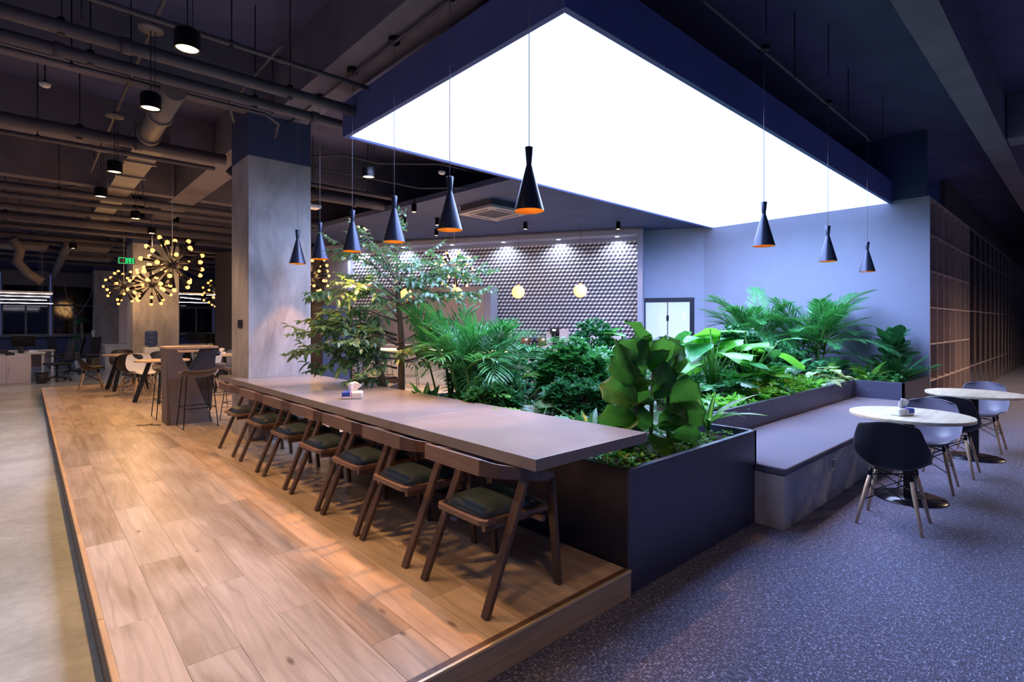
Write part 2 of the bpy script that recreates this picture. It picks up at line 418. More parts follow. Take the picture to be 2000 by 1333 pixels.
# niche frame around the tiled wall
m = MB(); wbox(m, 1.27, 9.55, 0.36, 0.53, 3.50, 3.648); wbox(m, 1.27, 1.38, 0.0, 0.53, 0, 3.50); wbox(m, 1.27, 9.55, 0.0, 0.53, 3.60, 3.648)
wbox(m, 1.38, 9.4, 0.0, 0.36, 3.52, 3.60)
struct('trim_niche', m, 'frame_paint', bevel=0.004)
m = MB(); wbox(m, 9.0, 9.7, 0.0, 0.12, 0, 3.5)
struct('trim_pier', m, 'frame_paint')
m = MB(); wbox(m, 9.7, 13.5, 0.0, 0.2, 0, 3.65)
struct('wall_far', m, 'dark_wall')
# tiles: rhombi making stacked cubes, three to a cube
tm = MB(); pitch = 0.100; hh = pitch / math.sqrt(3)   # edge length
def rhomb(pts, mi):
    c = [sum(p[j] for p in pts) / 4 for j in (0, 1)]
    fr = []; bk = []
    for a, b in pts:
        a2 = c[0] + (a - c[0]) * 0.955; b2 = c[1] + (b - c[1]) * 0.955
        fr.append(tuple(wp(a2, 0.006, b2))); bk.append(tuple(wp(a2 * 1.0, 0.0005, b2)))
    n = len(tm.v); tm.v += fr + bk
    for f in ((0, 1, 2, 3), (0, 4, 5, 1), (1, 5, 6, 2), (2, 6, 7, 3), (3, 7, 4, 0)):
        tm.f.append(tuple(n + i for i in f)); tm.m.append(mi); tm.s.append(False)
kk0, kk1, z0, z1 = 1.385, 8.98, 1.02, 3.50
r = 0; z = z0
while z < z1 - hh:
    k = kk0 + (0.5 * pitch if r % 2 else 0) + pitch * 0.5
    while k < kk1 - pitch * 0.5:
        a, h = pitch / 2, hh
        # cube centre at (k, z+h): k grows to the left of the picture
        zc = z + h * 0.5
        rhomb([(k, zc), (k + a, zc + h / 2), (k, zc + h), (k - a, zc + h / 2)], 0)
        rhomb([(k, zc), (k, zc - h), (k + a, zc - h / 2), (k + a, zc + h / 2)], 1)
        rhomb([(k, zc), (k - a, zc + h / 2), (k - a, zc - h / 2), (k, zc - h)], 2)
        k += pitch
    z += hh * 1.5; r += 1
tiles = tm.build('tile', ['tile_white', 'tile_grey', 'tile_black'], wb); tiles['kind'] = 'stuff'
tiles['label'] = 'white, grey and black rhombus tiles set as stacked cubes'
# steel door beside the niche
m = MB(); wbox(m, 0.22, 1.32, -0.02, 0.03, 2.04, 2.12); wbox(m, 0.22, 0.29, -0.02, 0.03, 0, 2.04); wbox(m, 1.25, 1.32, -0.02, 0.03, 0, 2.04)
door = struct('door_1', m, 'planter_navy', bevel=0.003)
m = MB(); wbox(m, 0.30, 0.755, -0.015, 0.01, 0.02, 2.03); m.build('door_leaf', 'frosted_glow', door)
m = MB(); wbox(m, 0.775, 1.24, -0.015, 0.01, 0.02, 2.03); m.build('door_leaf', 'frosted_glow', door)
m = MB(); wbox(m, 0.74, 0.79, 0.01, 0.03, 1.62, 1.74); m.build('door_lock', 'black_metal', door)
m = MB(); wbox(m, 0.36, 0.44, 0.0105, 0.014, 1.66, 1.80); m.build('door_sign', 'paper', door)

# ceiling slab and beams
m = MB(); m.box(-8, -4, 4.75, 30, 30, 4.95)
struct('ceiling', m, 'ceiling_paint')
def beam(x0, y0, x1, y1, z0, z1=4.75, mt='beam_paint'):
    m = MB(); m.box(x0, y0, z0, x1, y1, z1); return struct('ceiling_beam', m, mt)
beam(2.21, -4, 2.66, 29, 4.10)
for y in (0.82, 6.70, 9.42, 12.4, 16.1, 19.3, 22.5):
    w = 0.26
    if y == 0.82: beam(-8, y, 30, y + w, 4.10)
    elif y == 6.70: beam(-8, y, 2.20, y + w, 4.10)
    else: beam(-8, y, 2.20, y + w, 4.10); beam(2.67, y, 14, y + w, 4.10)
beam(10.05, -4, 10.5, 0.81, 4.12); pass
for x in (15.5, 20.5): beam(x, -4, x + 0.4, 0.81, 4.12)
beam(-3.2, -4, -2.75, 29, 4.105) if False else None
# flat dropped ceiling behind the light panel
m = MB(); m.prism([(5.2, 5.72), (10.9, 5.72), (6.10, 14.15), (4.6, 13.2)], 3.652, 3.74)
struct('ceiling_soffit', m, 'dark_paint')
# wall above the shelf wall and the back
m = MB(); m.box(10.905, 1.85, 3.66, 11.05, 6.2, 4.75); struct('wall_upper', m, 'dark_paint')
# columns
def column(x0, y0, x1, y1, zb, zp=3.575):
    m = MB(); m.box(x0, y0, zb, x1, y1, zp); o = struct('column', m, 'concrete', bevel=0.006)
    m = MB(); m.box(x0, y0, zp + .001, x1, y1, 4.75); m.build('painted_top', 'dark_paint', o)
    return o
c1 = column(1.96, 6.805, 2.71, 7.50, P)
c2 = column(1.96, 16.1, 2.95, 17.2, 0.0)
column(1.9, 25.4, 3.6, 26.0, 0.0)
# switch plate trio on the column
for k in range(3):
    m = MB(); m.box(1.948, 7.03 + k * 0.062, 1.50, 1.9595, 7.03 + k * 0.062 + 0.045, 1.60)
    m.box(1.945, 7.04 + k * 0.062, 1.53, 1.948, 7.04 + k * 0.062 + 0.025, 1.57); m.build('switch', 'black_plastic', c1)

# ================================================================== LIGHT PANEL
lp = thing('ceiling_light_panel', 'huge glowing white rectangular light panel hung over the indoor garden', 'ceiling light', (6.76, 3.92, 3.62))
X0, X1, Y0, Y1 = -4.14, 4.14, -1.57, 1.60
m = MB()
for a in ((X0 - .05, Y0 - .05, X1, Y0), (X0 - .05, Y1, X1, Y1 + .05), (X0 - .05, Y0, X0, Y1)):
    m.box(a[0], a[1], -0.02, a[2], a[3], 0.36)
m.box(X0, Y0, 0.30, X1, Y1, 0.36)
m.build('frame', 'fascia_bloom_tint', lp, bevel=0.002)
m = MB(); m.box(X0 + .002, Y0 + .002, 0.0, X1, Y1 - .002, 0.02); m.build('diffuser', 'panel_glow', lp)
lamp('lamp_light', 'AREA', ((X0 + X1 - 1.2) / 2, (Y0 + Y1) / 2, -0.004), PANEL_W, PANEL_COL, lp, shape='RECTANGLE', size=X1 - X0 - 1.25, size_y=Y1 - Y0 - .02, spread=math.radians(164))

# ================================================================== PIPES, DUCTS, CONDUIT under the ceiling
def pipe(name, label, cat, segs, r, mt='pipe_paint', hang=(), couple=0.0, group=None, n=10):
    p0 = Vector(segs[0]); t = thing(name, label, cat, tuple(p0), group=group)
    L = [Vector(p) - p0 for p in segs]
    m = MB(); m.tube(L, r, n); m.build('tube', mt, t)
    if couple:
        for a, b in zip(L[:-1], L[1:]):
            ln = (b - a).length; k = couple
            while k < ln:
                c = a + (b - a) * (k / ln); d = (b - a).normalized()
                m = MB(); m.tube([c - d * 0.035, c + d * 0.035], r * 1.22, n); m.build('coupling', mt, t); k += couple
    for h in hang:
        h = Vector(h) - p0
        m = MB(); m.tube([h, (h.x, h.y, 4.75 - p0.z)], 0.006, 5); m.build('hanger_rod', 'black_metal', t)
        m = MB(); m.tube([h + Vector((0, 0, -r * 1.1)), h + Vector((0, 0, r * 1.3))], r * 0.35 + 0.01, 6); m.build('clamp', 'black_metal', t)
    return t
pipe('sprinkler_pipe', 'slim grey pipe, frontmost of the run crossing above the warm lamps', 'pipe', [(-4, 4.98, 3.95), (2.6, 4.98, 3.95)], 0.022, hang=[(-.5, 4.98, 3.95), (1.3, 4.98, 3.95)], couple=1.9)
pipe('sprinkler_pipe', 'thick grey pipe second from the front in the overhead run', 'pipe', [(-4, 5.28, 3.80), (2.55, 5.28, 3.80)], 0.055, hang=[(0.2, 5.28, 3.8), (1.9, 5.28, 3.8)], couple=2.3)
pipe('sprinkler_pipe', 'thick grey pipe third from the front in the overhead run', 'pipe', [(-4, 5.68, 3.78), (2.6, 5.68, 3.78)], 0.052, hang=[(0.4, 5.68, 3.78), (1.7, 5.68, 3.78)], couple=2.1)
pipe('conduit', 'thin conduit lying just in front of the first deep left beam', 'pipe', [(-4, 6.15, 3.86), (1.95, 6.15, 3.86), (2.15, 6.35, 3.86), (2.2, 6.62, 3.78)], 0.018, hang=[(0.3, 6.15, 3.86)])
pipe('water_pipe', 'thick horizontal pipe with drop rods passing behind the square duct', 'pipe', [(-5, 7.75, 3.72), (1.95, 7.75, 3.72)], 0.07, hang=[(-.6, 7.75, 3.72), (.45, 7.75, 3.72)], couple=2.0)
pipe('water_pipe', 'pale thin pipe parallel to the thick one with drop rods', 'pipe', [(-5, 8.3, 3.72), (1.95, 8.3, 3.72)], 0.03, hang=[(0.1, 8.3, 3.72)])
pipe('water_pipe', 'long twin pipe far behind the warm hanging lamps', 'pipe', [(-5, 11.45, 3.72), (5.0, 11.45, 3.72)], 0.06, hang=[(-.6, 11.45, 3.72), (.4, 11.45, 3.72)], couple=2.2)
pipe('water_pipe', 'second of the long twin pipes far behind the warm lamps', 'pipe', [(-5, 11.9, 3.66), (5.0, 11.9, 3.66)], 0.045, hang=[(1.6, 11.9, 3.66)])
for k, (y, z, r) in enumerate([(13.6, 3.75, .05), (14.6, 3.7, .09), (15.2, 3.6, .04), (17.6, 3.7, .07), (18.4, 3.65, .05), (20.4, 3.7, .08), (21.4, 3.62, .05), (24.2, 3.7, .07)]):
    pipe('ceiling_pipe', 'dark pipe crossing the far office ceiling, number %s back from the square duct' % ['first', 'second', 'third', 'fourth', 'fifth', 'sixth', 'seventh', 'eighth'][k], 'pipe',
         [(-5, y, z), (6.5, y, z)], r, hang=[(-.5 + .2 * k, y, z)], n=8)
pipe('ceiling_pipe', 'thick blue-lit pipe crossing the ceiling behind the hanging shades', 'pipe', [(2.75, 8.95, 3.75), (6.6, 8.95, 3.75)], 0.085, couple=1.6, hang=[(3.6, 8.95, 3.75)])
pipe('ceiling_pipe', 'thinner pipe beside the blue-lit thick one', 'pipe', [(2.75, 8.55, 3.82), (6.4, 8.55, 3.82)], 0.04, hang=[(4.4, 8.55, 3.82)])
pipe('conduit', 'zigzag thin conduit between the column and the light panel', 'pipe', [(2.75, 7.9, 3.95), (3.3, 7.2, 3.95), (3.9, 7.2, 3.95), (4.6, 6.6, 3.95), (5.6, 6.6, 3.95)], 0.012)
pipe('conduit', 'thin slanting conduit crossing near the smoke detector', 'pipe', [(2.75, 7.2, 3.7), (4.6, 7.2, 3.7), (5.4, 6.4, 3.7), (7.2, 6.4, 3.7)], 0.012)
pipe('conduit', 'thin conduit tacked below the deep beam over the long table', 'pipe', [(2.42, 1.2, 4.06), (2.42, 6.8, 4.06)], 0.014)
pipe('conduit', 'thin conduit dropping diagonally toward the near column', 'pipe', [(1.62, 4.7, 3.95), (1.62, 6.3, 3.92), (1.75, 6.6, 3.85)], 0.014)
pipe('conduit', 'slim conduit linking the row of warm lamps on the left', 'pipe', [(0.765, 0.1, 3.985), (0.765, 10.9, 3.985)], 0.016, hang=[(0.765, 3.1, 3.985), (0.765, 6.4, 3.985), (0.765, 10.2, 3.985)])
pipe('conduit', 'slim conduit carrying three hanging shades beside the light panel', 'pipe', [(3.2, 2.06, 4.09), (8.62, 2.08, 4.09)], 0.016, hang=[(3.9, 2.06, 4.09), (5.8, 2.06, 4.09), (7.6, 2.07, 4.09)])
pipe('drain_pipe', 'fat round duct with a capped end, hanging near the warm lamps', 'duct', [(1.05, 5.95, 3.80), (1.08, 7.65, 3.80)], 0.105, 'duct_metal', couple=0.8, n=20)
pipe('drain_pipe', 'drooping duct elbow just left of the near column', 'duct', [(2.5, 8.72, 4.08), (2.28, 8.72, 3.82), (2.45, 8.68, 3.70), (3.0, 8.6, 3.70)], 0.085, 'pipe_paint', n=14)
pipe('flexible_duct', 'wrinkled flexible duct hanging in a curve at far left', 'duct', [(-.25, 17.5, 3.6), (-.1, 17.6, 3.35), (-.15, 17.6, 3.05), (0.05, 17.6, 2.78), (.3, 17.6, 2.6)], 0.1, 'duct_metal', n=12)
pipe('flexible_duct', 'straight sloping flexible duct in the far left office', 'duct', [(.84, 18.2, 3.68), (.78, 21.0, 3.5), (.71, 23.7, 3.2)], 0.10, 'duct_metal', n=12)
pipe('flexible_duct', 'short bent flexible duct right of the far concrete wall top', 'duct', [(1.95, 19.9, 4.1), (1.97, 20.6, 3.9), (1.92, 22.4, 3.9), (1.9, 24.6, 3.88)], 0.08, 'duct_metal', n=12)
# square duct with flanges
t = thing('air_duct', 'flat sheet-metal air duct with flanges running back over the cafe corner', 'duct', (1.17, 7.9, 3.8))
m = MB(); m.box(-.16, 0, 0, .16, 7.6, .22); m.build('duct_body', 'duct_metal', t)
for k in range(8):
    m = MB(); m.box(-.19, .95 * k + .05, -.03, .19, .95 * k + .09, .25); m.build('flange', 'duct_metal', t)
for k, (x, y, a, b) in enumerate([(-.1, 18.6, 1.0, 1.1), (1.2, 18.0, .9, .8), (1.4, 20.8, 1.1, .7)]):
    t = thing('air_vent', ['louvred grey air grille high over the far left desks', 'louvred grey air grille beside the sloping flexible duct', 'farthest louvred grey air grille near the far windows'][k], 'vent', (x, y, 3.5))
    for q in range(6):
        m = MB(); m.box(-a / 2, -b / 2 + q * b / 6, 0, a / 2, -b / 2 + q * b / 6 + b / 6 - .04, .05); m.build('slat', 'duct_metal', t)
    m = MB(); m.box(-a / 2 - .04, -b / 2 - .04, .051, a / 2 + .04, b / 2 + .04, .12); m.build('housing', 'pipe_paint', t)
# thin drop rods
for k, (x, y, z) in enumerate([(.33, 5.5, 4.0), (.62, 5.1, 4.2), (1.9, 2.9, 3.98), (5.2, 2.1, 4.3), (6.3, 1.9, 4.2), (8.9, 2.0, 4.2), (3.0, 5.9, 3.7), (3.6, 6.8, 3.75)]):
    m = MB(); m.tube([(0, 0, 0), (0, 0, 4.75 - z)], 0.005, 5)
    tag(m.build('drop_rod', 'black_metal', loc=(x, y, z)), 'thin unused steel drop rod hanging from the dark ceiling', 'rod', 'unused drop rods')
def smoke(x, y, z, lab):
    t = thing('smoke_detector', lab, 'smoke detector', (x, y, z))
    m = MB(); m.lathe([(0.001, 0), (0.035, 0), (.05, .012), (.058, .03), (.058, .045), (.001, .046)], 20); m.build('body', 'white_plastic', t)
    m = MB(); m.lathe([(0.001, .046), (.03, .046), (.03, .07), (.001, .07)], 12); m.build('mount', 'black_plastic', t)
    for a in range(3):
        m = MB(); c = Vector((math.cos(a * 2.1) * .042, math.sin(a * 2.1) * .042, .012)); m.tube([c, c + Vector((0, 0, .012))], .011, 6); m.build('slot', 'black_plastic', t)
    m = MB(); m.tube([(0, 0, .07), (0, 0, 4.75 - z)], .008, 5); m.build('stem', 'black_metal', t)
smoke(0.168, 8.45, 4.38, 'white smoke detector on the dark ceiling at far left')
smoke(4.82, 6.9, 3.9, 'white smoke detector behind the hanging cone shades')
# wifi box beside the near column
t = thing('access_point', 'white oblong box hanging beside the top of the near column', 'wall device', (3.0, 7.62, 3.22))
m = MB(); m.box(-.16, -.09, 0, .16, .09, .05); m.build('housing', 'white_plastic', t, bevel=.015)
m = MB(); m.tube([(0, 0, .05), (0, 0, 1.5)], .02, 6); m.build('drop_pole', 'black_metal', t)
# cassette air conditioner
t = thing('ceiling_air_conditioner', 'square ceiling air conditioner cassette with four louvres', 'air conditioner', (6.15, 7.2, 3.50))
m = MB(); a = .46
for x0, y0, x1, y1 in ((-a, -a, a, -a + .2), (-a, a - .2, a, a), (-a, -a + .2, -a + .2, a - .2), (a - .2, -a + .2, a, a - .2)): m.box(x0, y0, 0, x1, y1, .05)
m.build('frame', 'cabinet_taupe', t, bevel=.006)
m = MB(); m.box(-.26, -.26, .012, .26, .26, .04); m.build('grille', 'shelf_dark', t)
for x0, y0, x1, y1 in ((-.24, -.38, .24, -.33), (-.24, .33, .24, .38), (-.38, -.24, -.33, .24), (.33, -.24, .38, .24)):
    m = MB(); m.box(x0, y0, -.004, x1, y1, .0); m.build('louvre', 'black_plastic', t)
m = MB(); m.box(-.42, -.42, .05, .42, .42, .3); m.build('case', 'pipe_paint', t)

# ================================================================== SHELF WALL along the right
t = thing('shelf_wall', 'tall built-in grid bookcase of pale and dark open squares, standing right of the garden', 'bookcase', (10.932, 1.80, 0))
LIGHT = {(r_, c_) for r_ in (0, 2, 3, 5) for c_ in (1, 2, 3, 4)} | {(r_, 0) for r_ in (2, 3)} | {(r_, c_) for r_ in (1, 4) for c_ in (1, 4)}
for c_ in range(8):
    m = MB(); m.box(c_ * .588 + (.0 if c_ else 0.0), 0, 0, c_ * .588 + .022, .34, 3.648); m.build('upright', 'shelf_edge', t)
for r_ in range(7):
    z = 3.648 - r_ * .605 - (.0 if r_ < 6 else -.004)
    m = MB(); m.box(0.022, .004, max(0, z - .024), 7 * .588, .34, z); m.build('shelf', 'shelf_edge', t)
for r_ in range(6):
    for c_ in range(7):
        li = (r_, c_) in LIGHT
        z1 = 3.648 - r_ * .605 - .024; z0 = z1 - .58
        m = MB(); m.box(c_ * .588 + .022, .27 if li else .22, max(z0, 0), c_ * .588 + .588, .30, z1)
        m.build('back_panel', 'shelf_light' if li else 'shelf_dark', t)
t = thing('glazed_partition', 'long dark glossy glazed partition with thin grid frame past the bookcase', 'partition', (15.07, 1.80, 0))
for c_ in range(16):
    for r_ in range(4):
        z0, z1 = ((0, .62), (.62, 1.83), (1.83, 3.04), (3.04, 3.645))[r_]
        m = MB(); m.box(c_ * .9 + .012, .02, z0 + .01, c_ * .9 + .888, .05, z1 - .01); m.build('pane', 'dark_glass', t)
    m = MB(); m.box(c_ * .9 - .012, 0, 0, c_ * .9 + .012, .06, 3.645); m.build('mullion', 'slate_panel', t)
for z in (.0, .62, 1.83, 3.04, 3.635):
    m = MB(); m.box(.0, -.001, z - (.01 if z else 0), 14.4, .061, z + .012); m.build('rail', 'slate_panel', t)
m = MB(); m.box(-4, 29, 0, 14, 29.2, 4.75) if False else None
m = MB(); m.box(15.0, 2.2, 0, 30, 2.3, 4.75); struct('wall_side', m, 'dark_wall')
m = MB(); m.box(29.9, -4, 0, 30.0, 2.2, 4.75); struct('wall_end', m, 'dark_wall')

# far window wall
WY = 28.0
m = MB(); m.box(-5, WY, 0, 14, WY + .2, 1.08); m.box(-5, WY, 3.55, 14, WY + .2, 4.75)
struct('wall_window', m, 'dark_paint')
for k in range(12):
    x = -3.6 + k * 1.45
    m = MB()
    for a in ((x, x + 1.40, 1.10, 1.16), (x, x + 1.40, 2.26, 2.34), (x, x + 1.40, 3.48, 3.54), (x, x + .06, 1.16, 3.48), (x + 1.34, x + 1.40, 1.16, 3.48), (x + .67, x + .73, 1.16, 2.26)):
        m.box(a[0], WY - .08, a[2], a[1], WY + .04, a[3])
    w = struct('window_%d' % (k + 1), m, 'window_frame')
    for x0, x1, z0, z1 in ((x + .06, x + .67, 1.16, 2.26), (x + .73, x + 1.34, 1.16, 2.26), (x + .06, x + 1.34, 2.34, 3.48)):
        m = MB(); m.box(x0, WY - .01, z0, x1, WY + .01, z1); m.build('pane', 'night_glass', w)
    m = MB(); m.box(x - .02, WY - .14, 1.04, x + 1.42, WY - .08, 1.10); m.build('window_sill', 'window_frame', w)
    m = MB(); m.box(x + .01, WY - .16, 3.05, x + 1.39, WY - .12, 3.62)
    tag(m.build('roller_blind', 'blind'), 'grey roller blind drawn down over the top of a far window', 'blind', 'roller blinds over the far windows')
m = MB(); m.box(-4.2, -4, 0, -4.0, 29, 4.75) if False else None
# ================================================================== LONG TABLE
t = thing('long_table', 'very long grey laminate communal table built up against the concrete column', 'table', (2.27, 1.80, P))
def slab(poly, z0, z1):
    m = MB(); m.prism(poly, z0, z1, 0); n = len(poly)
    for i in range(len(m.f) - n, len(m.f)): m.m[i] = 1
    m.m[-n - 2] = 1; return m
for poly in ([(-.47, 0), (.47, 0), (.47, 1.3595), (-.47, 1.3595)], [(-.47, 1.3615), (.47, 1.3615), (.47, 3.19), (-.47, 3.19)],
             [(-.47, 3.192), (.47, 3.192), (.47, 4.995), (-.319, 4.995), (-.319, 5.65), (-.47, 5.65)]):
    slab(poly, .69, .75).build('tabletop', ['table_grey', 'table_edge'], t, bevel=.0015)
m = MB(); m.box(-.10, 4.82, 0, .40, 4.99, .69); m.build('end_support', 'table_edge', t)
for y in (2.2, 3.6):
    m = MB(); m.box(.1, y, 0, .16, y + .06, .69); m.build('leg', 'black_metal', t)
    m = MB(); m.box(-.40, y, .63, .44, y + .05, .689); m.build('crossbar', 'black_metal', t)

# ------------------------------------------------------------------ walnut armchair
def walnut_chair(x, y, label, group=None):
    t = thing('dining_chair', label, 'chair', (x, y, P), group=group)
    m = MB()  # seat board with chamfered front
    poly = [(-.20, -.205), (.20, -.245), (.235, -.21), (.235, .21), (.20, .245), (-.20, .205), (-.225, .17), (-.225, -.17)]
    m.prism(poly, .405, .435); m.build('seat_frame', 'walnut', t, bevel=.006)
    m = MB()
    for s_ in (-1, 1): m.box(-.19, s_ * .17 - .012, .37, .21, s_ * .17 + .012, .4045)
    m.box(.17, -.158, .37, .19, .158, .4045); m.build('apron', 'walnut', t)
    m = MB(); nx, ny = 9, 9; vs = []   # puffed leather pad
    for j in range(ny):
        for i in range(nx):
            u = -1 + 2 * i / (nx - 1); v = -1 + 2 * j / (ny - 1)
            k = max(abs(u), abs(v)); rr = (u * u * v * v) ** .5
            sx = .205 * u * (1 - .05 * v * v); sy = (.185 + .03 * (u + 1) / 2) * v * (1 - .05 * u * u)
            zz = .437 + .044 * (1 - k ** 7) + .004 * (1 - u * u) * (1 - v * v)
            vs.append((sx, sy, zz))
    m.add(vs, [(j * nx + i, j * nx + i + 1, (j + 1) * nx + i + 1, (j + 1) * nx + i) for j in range(ny - 1) for i in range(nx - 1)], 0, True)
    rim = [i for i in range(nx)] + [j * nx + nx - 1 for j in range(1, ny)] + [(ny - 1) * nx + i for i in range(nx - 2, -1, -1)] + [j * nx for j in range(ny - 2, 0, -1)]
    nb = len(m.v); m.v += [(vs[i][0] * .985, vs[i][1] * .985, .4352) for i in rim]
    for a in range(len(rim)):
        b = (a + 1) % len(rim); m.f.append((rim[a], nb + a, nb + b, rim[b])); m.m.append(0); m.s.append(True)
    m.build('seat_cushion', 'leather', t)
    for s_ in (-1, 1):
        m = MB(); m.bar((-.255, s_ * .262, 0), (.005, s_ * .258, .606), .026, .046, up=(0, 1, 0), w2=.026, h2=.056)
        m.build('leg', 'walnut_leg', t, bevel=.004)
        m = MB(); m.bar((.255, s_ * .262, 0), (.205, s_ * .250, .575), .026, .040, up=(0, 1, 0), w2=.026, h2=.056)
        m.build('leg', 'walnut_leg', t, bevel=.004)
    m = MB(); m.box(-.27, -.235, .672, -.247, .235, .752); m.build('backrest', 'walnut', t, bevel=.004)
    for s_ in (-1, 1):  # splayed mitred arm dropping to the front leg
        m = MB(); y0 = s_ * .236
        lo = [(-.27, y0, .672), (-.247, y0, .672), (-.247, y0, .752), (-.27, y0, .752)]
        def q(x_, yy, z0, z1): return [(x_, yy - s_ * .011, z0), (x_, yy + s_ * .011, z0), (x_, yy + s_ * .011, z1), (x_, yy - s_ * .011, z1)]
        A = [(-.270, y0, .672), (-.247, y0, .672), (-.247, y0, .752), (-.270, y0, .752)]
        B_ = q(-.19, s_ * .272, .655, .725); Cq = q(.10, s_ * .264, .585, .640); Dq = q(.225, s_ * .252, .558, .612)
        A = [(-.270, y0, .672), (-.250, y0 - s_ * .0, .672), (-.250, y0, .752), (-.270, y0, .752)]
        B2 = [B_[1], B_[0], B_[3], B_[2]]; C2 = [Cq[1], Cq[0], Cq[3], Cq[2]]; D2 = [Dq[1], Dq[0], Dq[3], Dq[2]]
        for a, b in ((A, B2), (B2, C2), (C2, D2)): m.hexa(a, b)
        m.build('arm', 'walnut', t, bevel=.004)
    m = MB(); m.box(.14, -.25, .36, .165, .25, .39); m.build('stretcher', 'walnut', t)
    return t
ords = ['walnut armchair with dark leather pad at the open end of the long table',
        'second walnut armchair from the open end of the long grey table',
        'third walnut armchair from the open end of the long grey table',
        'middle one of seven walnut armchairs along the long table',
        'third walnut armchair counted from the concrete column end of the long table',
        'second walnut armchair from the concrete column along the long table',
        'walnut armchair pushed in nearest the concrete column']
ch0 = walnut_chair(1.86, 2.205, ords[0], 'walnut chairs along the long table')
index_kids()
for k, y in enumerate((2.93, 3.55, 4.185, 4.865, 5.585, 6.37)):
    dup(ch0, (1.86, y, P), label=ords[k + 1])
dup(ch0, (3.06, 5.75, P), rz=PI, label='reddish walnut chair on the garden side of the long table, only its back showing', group='walnut chairs along the long table')
# power strip and cable on the floor
t = thing('power_strip', 'small white power strip on the floor under the nearest walnut chair', 'power strip', (2.32, 3.1, P), .4)
m = MB(); m.box(-.09, -.03, 0, .09, .03, .03); m.build('body', 'white_plastic', t, bevel=.005)
for k in range(3):
    m = MB(); m.box(-.07 + k * .05, -.012, .03, -.045 + k * .05, .012, .032); m.build('socket', 'black_plastic', t)
m = MB(); m.tube([(.3 * math.cos(a * .5) * (.1 + .02 * math.sin(a)), .3 * math.sin(a * .5) * (.12), .012 + .003 * (a % 5)) for a in range(60)], .006, 5)
tag(m.build('cable_coil', 'black_plastic', loc=(2.35, 6.55, P)), 'tangled dark cable coil on the floor by the concrete column', 'cable')

# tissue packs
def tissue(x, y, z, rz, label, flip=1):
    t = thing('tissue_pack', label, 'tissue pack', (x, y, z), rz)
    m = MB(); m.box(-.085, -.05, 0, .085, .05, .062); m.build('packet', 'paper', t, bevel=.012)
    m = MB(); m.box(-.0865 if flip > 0 else .01, -.051, .016, -.01 if flip > 0 else .0865, .051, .0635); tag(m.build('print', 'blue_print', t, bevel=.01), 'blue printed end of the packet')
    m = MB(); m.box(-.012, -.0515, .012, .0, .0515, .064); m.build('print_band', 'pink_print', t, bevel=.006)
    m = MB(); vs = []; nx, nz = 8, 7
    for j in range(nz):
        for i in range(nx):
            u = i / (nx - 1) - .5; v = j / (nz - 1)
            vs.append((u * (.05 + .07 * v) + .02 * v * v, .012 * math.sin(u * 9 + v * 2) * (.4 + v), .062 + .085 * v - .03 * max(0, u) * v - .02 * v * u * u * 4))
    m.add(vs, [(j * nx + i, j * nx + i + 1, (j + 1) * nx + i + 1, (j + 1) * nx + i) for j in range(nz - 1) for i in range(nx - 1)], 0, True)
    m.build('tissue', 'paper', t, solid=.002)
tissue(2.10, 4.35, .90, math.radians(-32), 'tissue pack with blue printed end on the long grey table')
tissue(5.66, 1.13, .75, math.radians(-28), 'tissue pack on the nearer round table beside the bench', -1)

# ================================================================== DSW CHAIRS
PROF = [(.215, .425, .185), (.195, .452, .205), (.12, .452, .225), (.0, .432, .235), (-.10, .425, .238), (-.165, .448, .240), (-.20, .51, .240), (-.228, .60, .232), (-.255, .70, .216), (-.272, .785, .196), (-.277, .812, .175), (-.278, .820, .135)]
def shell_chair(x, y, z, rz, col, label, group=None, name='shell_chair', cat='chair'):
    t = thing(name, label, cat, (x, y, z), rz, group)
    m = MB(); nu = 11; vs = []
    n = len(PROF)
    for i, (px_, pz, w) in enumerate(PROF):
        v = i / (n - 1); arm = math.exp(-((v - .48) / .16) ** 2)
        for j in range(nu):
            u = -1 + 2 * j / (nu - 1); a = abs(u)
            zz = pz + (.055 * (1 - v) + .10 * arm) * a ** 3 * (1 if v < .75 else .3)
            xx = px_ + (.075 * v + .04 * arm) * a ** 2.2
            vs.append((xx, u * w * (1 + .06 * arm), zz - (.02 * a ** 3 if v > .85 else 0) - (.02 * a ** 2 if i == 0 else 0)))
    m.add(vs, [(i * nu + j, (i + 1) * nu + j, (i + 1) * nu + j + 1, i * nu + j + 1) for i in range(n - 1) for j in range(nu - 1)], 0, True)
    o = m.build('seat_shell', col, t); md = o.modifiers.new('solid', 'SOLIDIFY'); md.thickness = .009
    sb = o.modifiers.new('sub', 'SUBSURF'); sb.levels = 1; sb.render_levels = 1
    for sx in (-1, 1):
        for sy in (-1, 1):
            m = MB(); a = Vector((sx * .115 - .01, sy * .125, .405)); b = Vector((sx * .20 - .01, sy * .205, 0))
            m.tube([a, a.lerp(b, .3), b], [.011, .0155, .0105], 10); lg = m.build('leg', 'beech', t)
            m = MB(); m.tube([a + Vector((0, 0, .022)), a.lerp(b, .08)], .0135, 8); m.build('leg_socket', 'black_metal', t)
    m = MB(); zc = .20
    def at(sx, sy, f): return Vector((sx * .115 - .01, sy * .125, .405)).lerp(Vector((sx * .20 - .01, sy * .205, 0)), f)
    for a, b in (((-1, -1), (-1, 1)), ((1, -1), (1, 1)), ((-1, -1), (1, -1)), ((-1, 1), (1, 1))):
        m.tube([at(*a, .1), at(*b, .55)], .0042, 6); m.tube([at(*a, .55), at(*b, .1)], .0042, 6)
    m.tube([at(-1, -1, .06), at(1, 1, .06)], .005, 6); m.tube([at(-1, 1, .06), at(1, -1, .06)], .005, 6)
    m.build('cross_brace', 'black_metal', t)
    return t
